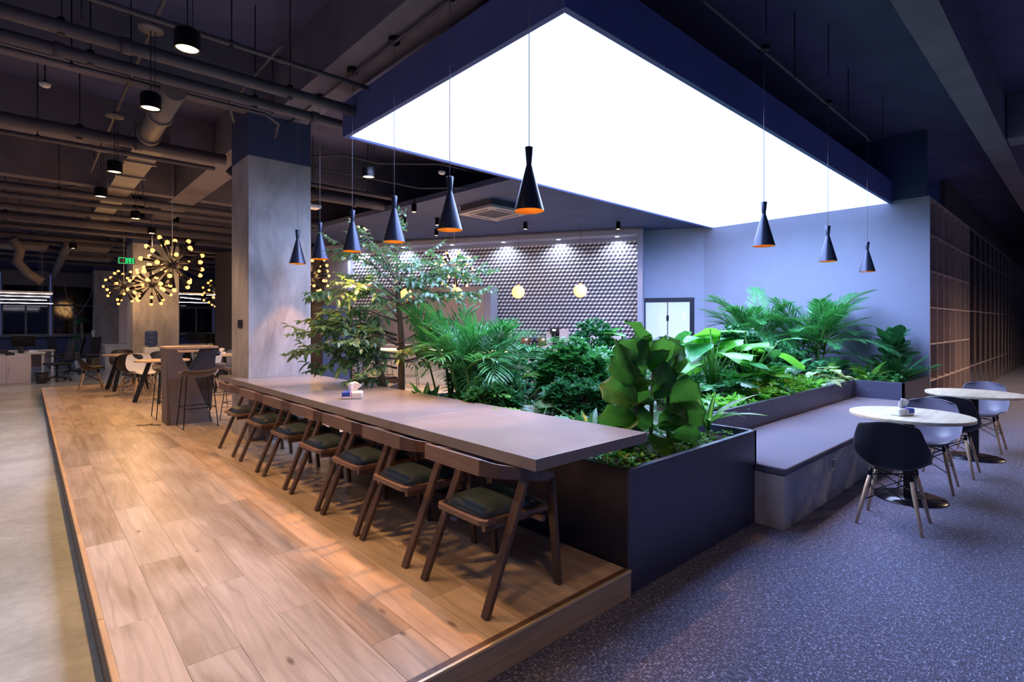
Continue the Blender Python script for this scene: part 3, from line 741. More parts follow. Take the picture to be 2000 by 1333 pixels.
shell_chair(4.99, 1.05, 0, 0.05, 'shell_black', 'black shell chair with pale wooden legs, its back turned, at the nearer round table', 'shell chairs beside the bench')
shell_chair(6.33, 1.06, 0, PI + .05, 'shell_grey', 'grey shell chair facing across the nearer round table', 'shell chairs beside the bench')
shell_chair(7.14, 1.0, 0, 0.0, 'shell_black', 'black shell chair between the two round tables by the bench', 'shell chairs beside the bench')
shell_chair(8.72, .93, 0, PI - .03, 'shell_grey', 'grey shell chair behind the farther round table near the bookcase', 'shell chairs beside the bench')

def round_table(x, y, label, mt='maple_top'):
    t = thing('round_table', label, 'table', (x, y, 0))
    m = MB(); R_ = .455; m.lathe([(.001, .722), (R_ - .004, .722), (R_, .726), (R_, .746), (R_ - .003, .75), (.001, .75)], 64, smooth=False); m.build('tabletop', mt, t)
    m = MB(); m.box(-.04, -.04, .012, .04, .04, .722); m.build('post', 'black_metal', t, bevel=.004)
    m = MB(); m.lathe([(.001, 0), (.265, 0), (.27, .004), (.268, .010), (.001, .012)], 48); m.build('base_plate', 'base_gloss', t)
round_table(5.80, 1.10, 'nearer round pale-wood table on a black disc base beside the bench')
round_table(8.12, .93, 'farther round pale-wood table on a black disc base near the bookcase')

# ================================================================== PLANTER AND BENCH
t = thing('planter', 'large angular navy metal planter holding the indoor garden', 'planter', (2.54, 1.80, 0))
def wallseg(name, p, q, h, mt, th=.03, z0=0.0):
    m = MB(); p = Vector((*p, 0)) - Vector((2.54, 1.8, 0)); q = Vector((*q, 0)) - Vector((2.54, 1.8, 0))
    d = (q - p).normalized(); nrm = Vector((-d.y, d.x, 0)) * th
    m.hexa([tuple(a + Vector((0, 0, z0))) for a in (p, q, q + nrm, p + nrm)], [tuple(a + Vector((0, 0, h))) for a in (p, q, q + nrm, p + nrm)])
    return m.build(name, mt, t, bevel=.003)
PH = .715
wallseg('side_panel', (2.54, 5.3), (2.54, 1.80), PH, 'planter_navy', .035)
wallseg('front_panel', (2.542, 1.785), (4.238, 1.785), PH, 'planter_grey', .035)
wallseg('side_panel', (4.238, 1.785), (4.238, 2.40), PH, 'planter_grey', .035)
wallseg('back_panel', (4.24, 2.40), (9.13, 2.40), PH, 'planter_grey', .035)
wallseg('side_panel', (9.13, 2.40), (9.13, 1.79), PH, 'planter_grey', .035)
wallseg('front_panel', (9.13, 1.79), (10.80, 1.79), PH, 'planter_navy', .035)
wallseg('rear_panel', (10.60, 5.3), (2.54, 5.3), PH, 'planter_navy', .035)
soil = MB(); soil.prism([(.036, .03), (1.66, .03), (1.66, .64), (6.63, .64), (6.63, .03), (8.36, .03), (8.36, 1.6), (8.05, 3.46), (.036, 3.46)], .3, .64)
soil.build('soil', 'soil', t)
t = thing('bench', 'long low concrete bench with grey-blue felt cushions, set into the planter', 'bench', (4.19, 1.56, 0))
m = MB(); m.box(0, 0, .0, 4.92, .222, .405); m.box(.052, .2225, .0, 4.92, .835, .405); m.build('bench_base', 'bench_concrete', t, bevel=.003)
for x0, x1 in ((-.006, 2.80), (2.803, 4.93)):
    m = MB(); m.box(x0, -.012, .407, x1, .215, .462); m.box(max(x0, .054), .2, .407, x1, .832, .462)
    a = x0; b = max(x0, .054)
    m = MB(); m.prism([(a, -.012), (x1, -.012), (x1, .832), (b, .832), (b, .222), (a, .222)] if a != b else [(a, -.012), (x1, -.012), (x1, .832), (a, .832)], .407, .465)
    m.build('cushion', 'felt', t, bevel=.014)
m = MB(); m.box(1.03, -.008, .26, 1.13, -.0005, .36); o = m.build('outlet', 'steel', t, bevel=.002)
m = MB(); m.box(1.045, -.0105, .275, 1.115, -.0082, .345); m.build('outlet_cover', 'slate_panel', o)

# ================================================================== HANGING CONE SHADES
def cone_shade(x, y, z, zc, label, group):
    t = thing('pendant_lamp', label, 'pendant lamp', (x, y, z), group=group)
    m = MB(); R_, r1, r2 = .097, .017, .028
    out = [(R_, 0), (r1 + .004, .285), (r1, .296), (r1 + .001, .31), (r2, .405), (r2 - .003, .409), (.001, .409)]
    m.lathe(out, 40); m.build('lamp_shade', 'pendant_black', t)
    m = MB(); m.lathe([(R_ - .0005, .0004), (R_ - .003, .002), (r1 + .002, .284), (.001, .285)], 40); m.build('shade_lining', 'pendant_gold', t)
    m = MB(); m.sphere((0, 0, .125), .024, 12); m.tube([(0, 0, .145), (0, 0, .28)], .014, 10); m.build('bulb', 'pendant_bulb', t)
    m = MB(); m.tube([(0, 0, .409), (0, 0, zc - z - .02)], .0028, 6); m.build('cord', 'cord', t)
    m = MB(); m.lathe([(.001, 0), (.05, 0), (.052, .006), (.052, .04), (.001, .042)], 24, (0, 0, zc - z - .025)); m.build('canopy', 'black_metal', t)
    return t
YS = [(2.37, 2.43), (2.40, 3.33), (2.42, 4.20), (2.40, 4.98), (2.42, 5.82), (2.42, 6.48)]
nm = ['first and largest black cone shade of the row over the long table', 'second black cone shade from the open end of the long table', 'third black cone shade from the open end of the long table',
      'fourth black cone shade from the open end, just off the light panel corner', 'fifth black cone shade over the long table, beside the concrete column', 'last black cone shade of the row, in front of the concrete column']
YZ = [2.2700, 2.2700, 2.280, 2.272, 2.272, 2.275]
SHADES = []
for k, (x, y) in enumerate(YS):
    t = cone_shade(x, y, YZ[k], 4.075, nm[k], 'cone shades over the long table'); SHADES.append(t)
for k, (x, y) in enumerate(((5.04, 2.056), (6.82, 2.062), (8.56, 2.10))):
    t = cone_shade(x, y, 2.27, 4.10, ['black cone shade over the bench, nearest the garden front', 'middle black cone shade of three over the bench', 'black cone shade over the bench, nearest the bookcase'][k], 'cone shades over the bench'); SHADES.append(t)
for k, t in enumerate(SHADES):
    lamp('lamp_light', 'SPOT', (0, 0, .03), PENDANT_W * (1 if k < 4 else .55), AMBER, t, spot_size=math.radians(66), spot_blend=0.35, shadow_soft_size=.022)

# ================================================================== WARM CAN LAMPS and small spots
def can_lamp(x, y, z, zc, label, group, watt, r=.075, tilt=0, col=None):
    t = thing('hanging_spotlight', label, 'ceiling light', (x, y, z), group=group)
    m = MB(); m.lathe([(r, 0), (r, .11), (r * .8, .13), (.001, .132)], 24); m.lathe([(r, 0), (r - .006, 0), (r - .01, .02), (.001, .021)], 24); m.build('can', 'black_metal', t)
    m = MB(); m.lathe([(.001, .012), (r - .012, .012)][::-1], 24); m.build('lens', 'down_glow', t)
    m = MB(); m.tube([(0, 0, .13), (0, 0, zc - z)], .004, 5); m.tube([(.03, 0, .13), (.03, 0, zc - z)], .003, 5); m.build('cord', 'black_metal', t)
    m = MB(); m.lathe([(.001, 0), (.09, 0), (.09, .02), (.03, .05), (.001, .05)], 20, (0, 0, zc - z - .04)); m.build('canopy', 'duct_metal', t)
    if watt: lamp('lamp_light', 'SPOT', (0, 0, -.01), watt, col or WARM, t, spot_size=math.radians(120 if col is None else 165), spot_blend=.6, shadow_soft_size=.06)
    return t
for k, (x, y, w) in enumerate([(.76, .2, 1), (.76, 1.4, 1), (.76, 2.65, 1), (.761, 3.905, 1), (.75, 5.18, 1), (.757, 7.625, 1), (.763, 9.23, 1)]):
    lab = ['warm lamp of the left row hanging behind the camera', 'warm lamp of the left row just above the camera', 'warm lamp of the left row above the frame, over the wooden deck', 'brightest and nearest warm lamp in view, over the wooden deck',
           'second warm lamp in view from the front, in front of the round duct', 'third warm lamp in view, just left of the square duct', 'fourth warm lamp in view, left of the square duct'][k]
    can_lamp(x, y, 3.30, 3.98, lab, 'warm lamps over the wooden deck', DOWN_W * w * (.35 if k < 3 else 1))
can_lamp(3.02, 5.84, 3.30, 3.95, 'warm lamp between the concrete column and the light panel', None, DOWN_W * .35)
can_lamp(1.35, 10.77, 3.30, 4.75, 'warm lamp high in front of the second concrete column', None, DOWN_W * .7)
can_lamp(.81, 16.0, 3.30, 4.75, 'small warm lamp far off above the office desks', None, DOWN_W * .4)
can_lamp(1.9, 13.0, 3.4, 4.75, 'warm lamp over the cafe corner, hidden among the dark pipes', None, DOWN_W * 1.0)
can_lamp(3.6, 11.2, 3.4, 4.75, 'warm lamp over the cafe floor behind the near column', None, DOWN_W * 1.0)
def spot(x, y, z, lab, w=0, glow='down_glow', r=.045, rot=(0, 0, 0), h=.14, grp=None):
    t = thing('spotlight', lab, 'spotlight', (x, y, z), group=grp); t.rotation_euler = rot
    m = MB(); m.lathe([(r, 0), (r, h), (.001, h + .001)], 16); m.lathe([(r, 0), (r - .004, 0), (r - .006, .01)], 16); m.build('can', 'black_metal', t)
    m = MB(); m.lathe([(r - .006, .008), (.001, .008)], 16); m.build('lens', glow, t)
    m = MB(); m.tube([(0, 0, h), (0, 0, h + .1)], .008, 6); m.build('stem', 'black_metal', t)
    if w: lamp('lamp_light', 'SPOT', (0, 0, -.01), w, WARM, t, spot_size=math.radians(100), spot_blend=.5, shadow_soft_size=.04)
    return t
for k, (px_, py_) in enumerate([(5.0, 8.0), (5.45, 9.1), (6.0, 8.75), (7.6, 7.9), (9.0, 6.6), (5.3, 10.6), (6.7, 9.8)]):
    spot(px_, py_, 3.50, ['small warm spotlight nearest the long pipe behind the shades', 'small warm spotlight above the tree crown', 'small warm spotlight left of the air conditioner', 'small warm spotlight on the dark soffit right of the air conditioner',
         'small warm spotlight on the dark soffit near the light panel edge', 'small warm spotlight over the bar stools', 'small warm spotlight on the soffit above the bar'][k], 75)
for k in range(3):
    spot(2.2 + .42 * k, 15.3 - .1 * k, 3.45, ['track spotlight first of three before the second column', 'track spotlight middle of three before the second column', 'track spotlight last of three before the second column'][k], 40 if k == 1 else 0, rot=(.35, .2, 0))
m = MB(); m.box(1.9, 15.28, 3.66, 3.6, 15.31, 3.69); m.tube([(2.0, 15.3, 3.68), (2.0, 15.3, 4.75)], .006, 5); m.tube([(3.4, 15.3, 3.68), (3.4, 15.3, 4.75)], .006, 5); tag(m.build('light_track', 'black_metal'), 'black lighting track in front of the second column', 'light track')

for k, (x, y) in enumerate([(12.4, -2.3), (15.2, -2.3), (18.5, -2.3), (7.5, -2.6)]):
    can_lamp(x, y, 3.30, 4.75, 'warm lamp over the carpet aisle, %s of the row beyond the frame' % ['first', 'second', 'third', 'nearest'][k], 'warm lamps over the carpet aisle', [900, 800, 700, 90][k], col=(1.0, .68, .48))
# starburst chandeliers
arm_mb = MB(); arm_mb.tube([(0, 0, .05), (0, 0, .55), (0, 0, .945)], [.014, .036, .068], 10); arm_me = arm_mb.build('arm', 'black_metal', mesh_only=True)
bl = MB(); bl.sphere((0, 0, .985), .084, 10); bulb_me = bl.build('bulb', 'bulb_glow', mesh_only=True)
def starburst(x, y, z, R_, n, label, seed):
    t = thing('chandelier', label, 'chandelier', (x, y, z), group='starburst chandeliers')
    rg = random.Random(seed)
    m = MB(); m.sphere((0, 0, 0), .07 * R_ / .45, 12); m.build('hub', 'slate_dark', t)
    m = MB(); m.tube([(0, 0, .06), (0, 0, 4.75 - z)], .006, 5); m.build('cord', 'cord', t)
    for k in range(n):
        zz = 1 - 2 * (k + .5) / n; ph = k * 2.39996 + seed
        d = Vector((math.sqrt(1 - zz * zz) * math.cos(ph), math.sqrt(1 - zz * zz) * math.sin(ph), zz))
        q = d.to_track_quat('Z', 'Y')
        a = inst('arm', arm_me, t, rot=q.to_euler(), scale=(R_ * .9, R_ * .9, R_ * rg.uniform(.92, 1.06)))
        b = inst('bulb', bulb_me, a)
        b['label'] = 'glowing round bulb'
    lamp('lamp_light', 'POINT', (0, 0, -.0), SPUTNIK_W, WARM, t, shadow_soft_size=R_ * .9)
starburst(1.82, 10.47, 2.55, .46, 34, 'biggest starburst chandelier of glowing bulbs over the cafe tables', 1)
starburst(1.93, 13.15, 2.36, .42, 27, 'starburst chandelier below and left of the biggest one', 2)
starburst(1.70, 15.4, 2.42, .40, 27, 'farthest left starburst chandelier in front of the second column', 3)
starburst(4.4, 18.2, 2.5, .46, 32, 'starburst chandelier far behind, hanging just left of the near concrete column', 4)
starburst(4.18, 10.5, 2.52, .38, 32, 'starburst chandelier peeking out right behind the near concrete column', 5)
starburst(5.75, 7.84, 2.52, .345, 30, 'starburst chandelier before the cube-patterned tiled wall', 6)

# globes over the bar
for k, kk in enumerate((6.58, 5.30, 3.84, 2.48)):
    p = wp(kk, 1.3, 2.10)
    t = thing('globe_lamp', ['orange globe lamp half hidden behind the tree trunk', 'orange globe lamp just below the starburst chandelier', 'glowing globe lamp over the bar, touched by a palm leaf', 'glowing globe lamp over the bar nearest the steel door'][k], 'pendant lamp', tuple(p), group='globe lamps over the bar')
    m = MB(); m.sphere((0, 0, .14), .14, 24); m.build('globe', 'globe_glow', t)
    m = MB(); m.lathe([(.001, 0), (.04, 0), (.04, .03), (.001, .03)], 16, (0, 0, .272)); m.build('cap', 'brass', t)
    m = MB(); m.tube([(0, 0, .3), (0, 0, 1.54)], .0025, 5); m.build('cord', 'black_metal', t)
    lamp('lamp_light', 'POINT', (0, 0, .14), 9, WARM, t, shadow_soft_size=.14)
# niche downlights
for k, kk in enumerate((1.85, 3.2, 4.56, 5.91, 7.28, 8.6)):
    p = wp(kk, .2, 3.518)
    t = thing('recessed_downlight', 'small white recessed downlight above the tiled wall, number %s from the steel door' % ['one', 'two', 'three', 'four', 'five', 'six'][k], 'downlight', tuple(p), group='downlights over the tiles')
    m = MB(); m.lathe([(.001, -.002), (.045, -.002)][::-1], 20); m.build('lens', 'niche_glow', t)
    m = MB(); m.lathe([(.047, -.004), (.06, -.004), (.06, 0), (.047, 0)], 20); m.build('trim_ring', 'white_plastic', t)
    lamp('lamp_light', 'SPOT', (0, 0, -.02), NICHE_W, (.86, .92, 1.0), t, spot_size=math.radians(150), spot_blend=.7, shadow_soft_size=.04)

# ================================================================== BAR
def wthing(name, label, cat, k, off, z=0, group=None): return thing(name, label, cat, tuple(wp(k, off, z)), math.atan2(D.y, D.x), group)
# local frame: +x runs left along the wall (D), +y points away from the room's viewer... toward -NN side
t = wthing('bar_counter', 'long bar counter with grey top and yellow light strip under its edge', 'counter', 1.6, 1.15, P)
m = MB(); m.box(0, -.20, .84, 6.25, .45, .915); m.build('countertop', 'cabinet_taupe', t, bevel=.003)
m = MB(); m.box(.1, -.15, .0, 6.15, .13, .838); m.build('bar_body', 'bar_front', t)
m = MB(); m.box(.1, .135, .79, 6.15, .165, .82); m.build('light_strip', 'led_glow', t)
for k in range(6):
    m = MB(); m.box(.12 + k * 1.01, .1305, .02, 1.10 + k * 1.01, .14, .77); m.build('front_panel', 'bar_front', t)
m = MB(); m.hexa([(6.16, -.2, 0), (6.25, -.2, 0), (6.25, .44, 0), (6.16, .44, 0)], [(6.16, -.2, .838), (6.2, -.2, .838), (6.2, .44, .838), (6.16, .44, .838)]); m.build('end_panel', 'frame_paint', t)
t = wthing('back_counter', 'pale back counter below the tiled wall, crowded with coffee machines', 'counter', 1.40, .12, 0)
m = MB(); m.box(0, 0, .99, 3.33, .55, 1.03); m.build('countertop', 'cabinet_taupe', t, bevel=.003)
m = MB(); m.box(0, .02, 0, 3.33, .50, .988); m.build('body', 'cabinet_pale', t)
for k in range(5):
    m = MB(); m.box(.02 + k * .66, .501, .06, .66 + k * .66, .518, .96); o = m.build('door', 'cabinet_pale', t, bevel=.003)
    m = MB(); m.box(.30 + k * .66, .5185, .90, .40 + k * .66, .53, .915); m.build('handle', 'steel', o)
t = wthing('tall_cabinet', 'row of tall flush taupe cabinets standing before the tiled wall', 'cabinet', 4.74, .12, 0)
m = MB(); m.box(.16, 0, 0, 3.23, .46, 2.44); m.build('body', 'cabinet_taupe', t)
m = MB(); m.box(0, 0, 0, .158, .47, 2.44); tag(m.build('end_panel', 'frame_paint', t, bevel=.003), 'paler narrow end panel')
for k in range(5):
    m = MB(); m.box(.165 + k * .613, .461, .06, .165 + k * .613 + .607, .48, 2.435); m.build('door', 'cabinet_taupe', t, bevel=.004)
# things on the back counter
def kettle(k, lab):
    t = wthing('kettle', lab, 'kettle', k, .45, 1.03, 'urns on the back counter')
    m = MB(); m.lathe([(.001, 0), (.105, 0), (.11, .01), (.11, .19), (.10, .205)], 24); m.build('body', 'copper', t)
    m = MB(); m.lathe([(.11, .19), (.112, .205), (.07, .225), (.001, .23)], 24); m.build('lid', 'black_plastic', t)
    m = MB(); m.tube([(.1, 0, .17), (.15, 0, .16), (.155, 0, .06), (.108, 0, .04)], .01, 8); m.build('handle', 'black_plastic', t)
kettle(3.93, 'copper-coloured urn left of the black coffee machine, farther one'); kettle(3.52, 'copper-coloured urn right beside the black coffee machine')
t = wthing('coffee_machine', 'tall black coffee machine with small display below the tiles', 'coffee machine', 3.22, .40, 1.03)
m = MB(); m.box(-.10, -.16, 0, .10, .16, .05); m.box(-.10, -.16, .05, .10, -.02, .30); m.box(-.10, -.16, .30, .10, .16, .42); m.build('body', 'black_plastic', t, bevel=.008)
m = MB(); m.box(-.04, .161, .36, .04, .165, .40); m.build('display', 'exit_white', t)
m = MB(); m.tube([(0, .08, .30), (0, .08, .25)], .02, 10); m.build('spout', 'steel', t)
m = MB(); m.box(-.08, .0, .05, .08, .14, .058); m.build('drip_tray', 'steel', t)
for k, (kk, w, h, mt, lab) in enumerate([(4.4, .10, .40, 'cabinet_pale', 'tall white box at the cabinet end of the back counter'), (3.02, .09, .40, 'cabinet_pale', 'white carton right of the black coffee machine'), (3.36, .06, .34, 'cabinet_pale', 'slim white carton left of the black coffee machine')]):
    t = wthing('carton', lab, 'box', kk, .42, 1.03)
    m = MB(); m.box(-w, -.10, 0, w, .10, h); m.build('box', mt, t, bevel=.004)
    m = MB(); m.box(-w * .6, .1005, h * .3, w * .6, .102, h * .6); m.build('print', 'frosted_glow' if k else 'brass', t)
for k in range(4):
    t = wthing('water_bottle', 'small blue-labelled water bottle in the cluster on the back counter', 'bottle', 2.86 + .055 * k, .50, 1.03, 'small bottles on the back counter')
    m = MB(); m.lathe([(.001, 0), (.025, 0), (.025, .10), (.01, .14), (.01, .16), (.001, .16)], 12); m.build('body', 'white_plastic', t)
    m = MB(); m.lathe([(.0257, .04), (.0257, .09)], 12); m.build('bottle_label', 'blue_print', t)
for k, kk in enumerate((2.42, 1.93)):
    t = wthing('microwave', ['white-framed microwave nearer the steel door', 'white-framed microwave nearer the coffee machine'][1 - k], 'microwave', kk, .40, 1.03, 'microwaves on the back counter')
    m = MB(); m.box(-.21, -.15, 0, .21, .15, .25); m.build('body', 'shelf_dark', t, bevel=.005)
    m = MB()
    for a in ((-.21, .151, 0, .10, .165, .02), (-.21, .151, .23, .10, .165, .25), (-.21, .151, .02, -.19, .165, .23), (.08, .151, .02, .10, .165, .23)): m.box(*a)
    m.build('door_frame', 'white_plastic', t)
    m = MB(); m.box(-.188, .151, .022, .078, .158, .228); m.build('door_glass', 'cabinet_pale', t)
    m = MB(); m.box(.11, .151, .02, .20, .158, .23); m.build('control_panel', 'black_plastic', t)
t = wthing('bottle_rack', 'dark utensil block with blue bottle between the copper urns', 'rack', 3.72, .45, 1.03)
m = MB(); m.box(-.05, -.06, 0, .05, .06, .15); m.build('block', 'black_plastic', t, bevel=.004)
m = MB(); m.lathe([(.001, .15), (.03, .15), (.03, .22), (.012, .25), (.001, .25)], 12); m.build('bottle', 'blue_bottle', t)

# ------------------------------------------------------------------ stools
def wire_stool(x, y, z, rz, label, col='felt_brown', h=.735, group=None, cat='stool'):
    t = thing('bar_stool', label, cat, (x, y, z), rz, group)
    m = MB(); nx, ny = 9, 9; vs = []
    for j in range(ny):
        for i in range(nx):
            u = -1 + 2 * i / (nx - 1); v = -1 + 2 * j / (ny - 1)
            sx = .18 * u * (1 - .08 * v * v); sy = .21 * v * (1 - .10 * u * u)
            vs.append((sx, sy, h + .05 * max(0, -u) ** 2.5 + .035 * abs(v) ** 4 - .02 * (1 - u * u) * (1 - v * v)))
    m.add(vs, [(j * nx + i, j * nx + i + 1, (j + 1) * nx + i + 1, (j + 1) * nx + i) for j in range(ny - 1) for i in range(nx - 1)], 0, True)
    o = m.build('seat', col, t); md = o.modifiers.new('solid', 'SOLIDIFY'); md.thickness = .05; md.offset = -1
    sb = o.modifiers.new('sub', 'SUBSURF'); sb.levels = sb.render_levels = 1
    for s_ in (-1, 1):
        m = MB(); a = (.13, s_ * .15, h - .03); b = (.21, s_ * .205, .01); c = (-.21, s_ * .205, .01); d = (-.13, s_ * .15, h - .03)
        m.tube([a, b, c, d], .0065, 8, smooth=False); m.build('leg', 'black_metal', t)
    m = MB(); z_ = .27
    def P_(sx, sy): 
        f = (h - .03 - z_) / (h - .04); return (sx * (.13 + .08 * f), sy * (.15 + .055 * f), z_)
    m.tube([P_(-1, -1), P_(1, -1), P_(1, 1), P_(-1, 1), P_(-1, -1)], .0055, 8, smooth=False); m.build('footrest', 'black_metal', t)
    return t
wire_stool(1.73, 8.26, P, PI / 2, 'dark felt bar stool on thin black wire legs in front of the faceted high table', group='wire-legged stools')
wire_stool(1.60, 9.36, P, -PI / 2, 'dark felt bar stool half hidden behind the faceted high table', group='wire-legged stools')
wire_stool(2.30, 8.30, P, 0.2, 'dark felt bar stool cut off by the near concrete column', group='wire-legged stools')
wire_stool(2.30, 9.55, P, 0.1, 'bar stool standing behind the faceted table toward the near column', 'felt_brown', group='wire-legged stools')
for k, kk in enumerate((7.2, 6.75, 6.1)):
    p = wp(kk, 2.05 + .15 * (k == 0), P)
    wire_stool(p.x, p.y, P, math.atan2(D.y, D.x) - PI / 2 + .2 * k, ['grey-violet bar stool nearest the navy cabinet at the bar', 'second grey-violet bar stool from the navy cabinet', 'grey-violet bar stool behind the tree trunk at the bar'][k], 'felt', .62, 'stools at the bar')
# navy cabinet
t = thing('tall_locker', 'tall navy metal cabinet standing just right of the near concrete column', 'cabinet', (4.30, 9.75, P))
m = MB(); m.box(-.29, -.20, 0, .29, .25, 1.75); m.build('body', 'shelf_dark', t, bevel=.003)
m = MB(); m.box(-.285, -.222, .03, .245, -.202, 1.74); o = m.build('door', 'navy_paint', t, bevel=.003)
m = MB(); m.box(.248, -.226, .03, .285, -.202, 1.74); m.build('edge_strip', 'black_metal', t)
for z in (1.12, 1.2):
    m = MB(); m.box(.25, -.235, z, .282, -.227, z + .06); m.build('hinge', 'steel', t)
# ------------------------------------------------------------------ faceted high table
t = thing('high_table', 'faceted high bar table with crossed taupe slab ends and thin top', 'table', (1.74, 8.75, P))
m = MB(); m.box(-.32, -.20, 1.05, .32, .32, 1.08); m.build('tabletop', 'tan_top', t, bevel=.002)
def plate(poly, y0, y1, mt, name):
    m = MB(); n = len(poly)
    m.add([(a, y0, b) for a, b in poly] + [(a, y1, b) for a, b in poly], [tuple(range(n)), tuple(range(2 * n - 1, n - 1, -1))] + [(i, n + i, n + (i + 1) % n, (i + 1) % n) for i in range(n)])
    return m.build(name, mt, t)
plate([(-.32, 1.048), (-.20, 1.048), (.02, .62), (.25, .0), (-.27, .0)], -.20, -.165, 'slate_panel', 'slab_end')
plate([(.19, 1.048), (.31, 1.048), (.24, .15), (.12, .38), (-.02, .66)], -.13, -.09, 'slate_dark', 'slab_end')
plate([(.20, 1.048), (.31, 1.048), (.29, .0), (-.27, .0), (-.02, .62)], .27, .31, 'slate_dark', 'slab_end')
plate([(-.32, 1.048), (-.20, 1.048), (.0, .62), (-.10, .3), (-.29, 0)], .22, .26, 'slate_panel', 'slab_end')
m = MB(); m.hexa([(-.31, -.16, 0), (-.27, -.16, 0), (-.27, .21, 0), (-.31, .21, 0)], [(-.315, -.16, 1.045), (-.285, -.16, 1.045), (-.285, .21, 1.045), (-.315, .21, 1.045)]); m.build('side_panel', 'slate_panel', t)
m = MB(); m.tube([(-.35, -.1, .01), (-.45, -.02, .01), (-.42, .05, .012), (-.5, .0, .012), (-.6, .08, .01)], .006, 5)
tag(m.build('floor_cable', 'black_plastic', loc=(1.72, 8.75, P)), 'short loose cable on the floor left of the faceted table', 'cable')

# ------------------------------------------------------------------ cafe corner
def cafe_table(x, y, r, rz, label, group='round cafe tables with slanted legs', mt='tan_top'):
    t = thing('cafe_table', label, 'table', (x, y, P), rz, group)
    m = MB(); m.lathe([(.001, .725), (r, .725), (r, .748), (.001, .75)], 40, smooth=False); m.build('tabletop', mt, t)
    for k in range(4):
        a = PI / 4 + k * PI / 2; c, s_ = math.cos(a), math.sin(a)
        m = MB(); m.bar((c * r * .45, s_ * r * .45, .72), (c * r * .98, s_ * r * .98, 0), .07, .035, up=(-s_, c, 0)); m.build('leg', 'black_matte', t)
    m = MB(); m.box(-.2, -.2, .70, .2, .2, .7245); m.build('underframe', 'black_metal', t)
cafe_table(1.62, 13.95, .45, .1, 'farther round cafe table with slanted dark legs, beside the far concrete column')
cafe_table(1.83, 11.40, .43, .5, 'nearer round cafe table with slanted dark legs, under the biggest starburst chandelier')
cafe_table(3.10, 12.6, .50, .3, 'pale round table with dark legs and a tissue box, seen beside the near column', mt='maple_top')
cafe_table(2.75, 14.9, .45, .0, 'round cafe table farthest back beyond the second column')
for (x, y, rz, c, l) in [
    (1.02, 14.25, 0, 'shell_brown', 'dark brown shell chair seen from its side at the deck corner'),
    (1.62, 14.75, -PI / 2, 'shell_brown', 'dark brown shell chair behind the farther cafe table'),
    (1.58, 13.0, PI / 2 - .3, 'shell_brown', 'dark brown shell chair between the two cafe tables, back turned'),
    (1.68, 12.5, -PI / 2 + .2, 'shell_white', 'white shell chair behind the nearer cafe table'),
    (2.15, 14.2, PI, 'shell_white', 'white shell chair right of the farther cafe table'),
    (2.45, 11.1, PI * .8, 'shell_white', 'white shell chair glimpsed through the notch of the faceted table'),
    (2.62, 11.95, PI * 1.2, 'shell_brown', 'dark shell chair right of the nearer cafe table'),
    (2.15, 13.3, -PI / 2, 'shell_brown', 'dark shell chair deep between the white chairs'),
    (3.3, 11.6, PI / 2, 'shell_brown', 'dark shell chair at the pale table behind the faceted table'),
    (3.55, 13.3, -PI / 2 - .4, 'shell_grey', 'grey shell chair behind the pale round table by the column')]:
    shell_chair(x, y, P, rz, c, l, 'shell chairs in the cafe corner')
tissue(3.02, 12.35, .90, 0, 'tissue box on the pale round table beside the near column')
# water dispenser
t = thing('water_dispenser', 'water dispenser with a large blue bottle against the second concrete column', 'water dispenser', (2.30, 15.80, 0.13))
m = MB(); m.box(-.16, -.16, -.13, .16, .16, .84); m.build('body', 'white_plastic', t, bevel=.02)
m = MB(); m.lathe([(.001, .84), (.05, .84), (.135, .90), (.135, .99), (.125, 1.0), (.135, 1.01), (.135, 1.10), (.125, 1.11), (.135, 1.12), (.135, 1.22), (.11, 1.25), (.001, 1.25)], 24); m.build('water_bottle', 'blue_bottle', t)
for s_ in (-.05, .05):
    m = MB(); m.box(s_ - .015, -.185, .62, s_ + .015, -.161, .67); m.build('tap', 'black_plastic', t)
m = MB(); m.box(-.10, -.2, .5, .10, -.161, .52); m.build('drip_tray', 'duct_metal', t)
m = MB(); m.box(0, 0, 0, 1.3, .7, .80); m.box(-.04, -.04, .802, 1.34, .74, .86)
tag(m.build('reception_box', 'white_plastic', bevel=.01, loc=(1.95, 22.2, 0)), 'low white counter block in front of the far concrete wall', 'counter')
for k, (x, y, z0, z1, w) in enumerate([(2.62, 22.9, .9, 2.5, .45), (3.35, 20.2, .9, 3.0, .32)]):
    t = thing('whiteboard', ['tall narrow white board between the two far columns', 'tall narrow white board at the right edge of the second column'][k], 'board', (x, y, z0))
    m = MB(); m.box(-w / 2, 0, 0, w / 2, .03, z1 - z0); m.build('board', 'cabinet_pale', t)
    m = MB(); m.box(-w / 2 - .02, -.01, -.02, w / 2 + .02, .035, -.001); m.box(-w / 2, .0, -z0, -w / 2 + .04, .03, -.021); m.box(w / 2 - .04, .0, -z0, w / 2, .03, -.021); m.build('frame', 'steel', t)
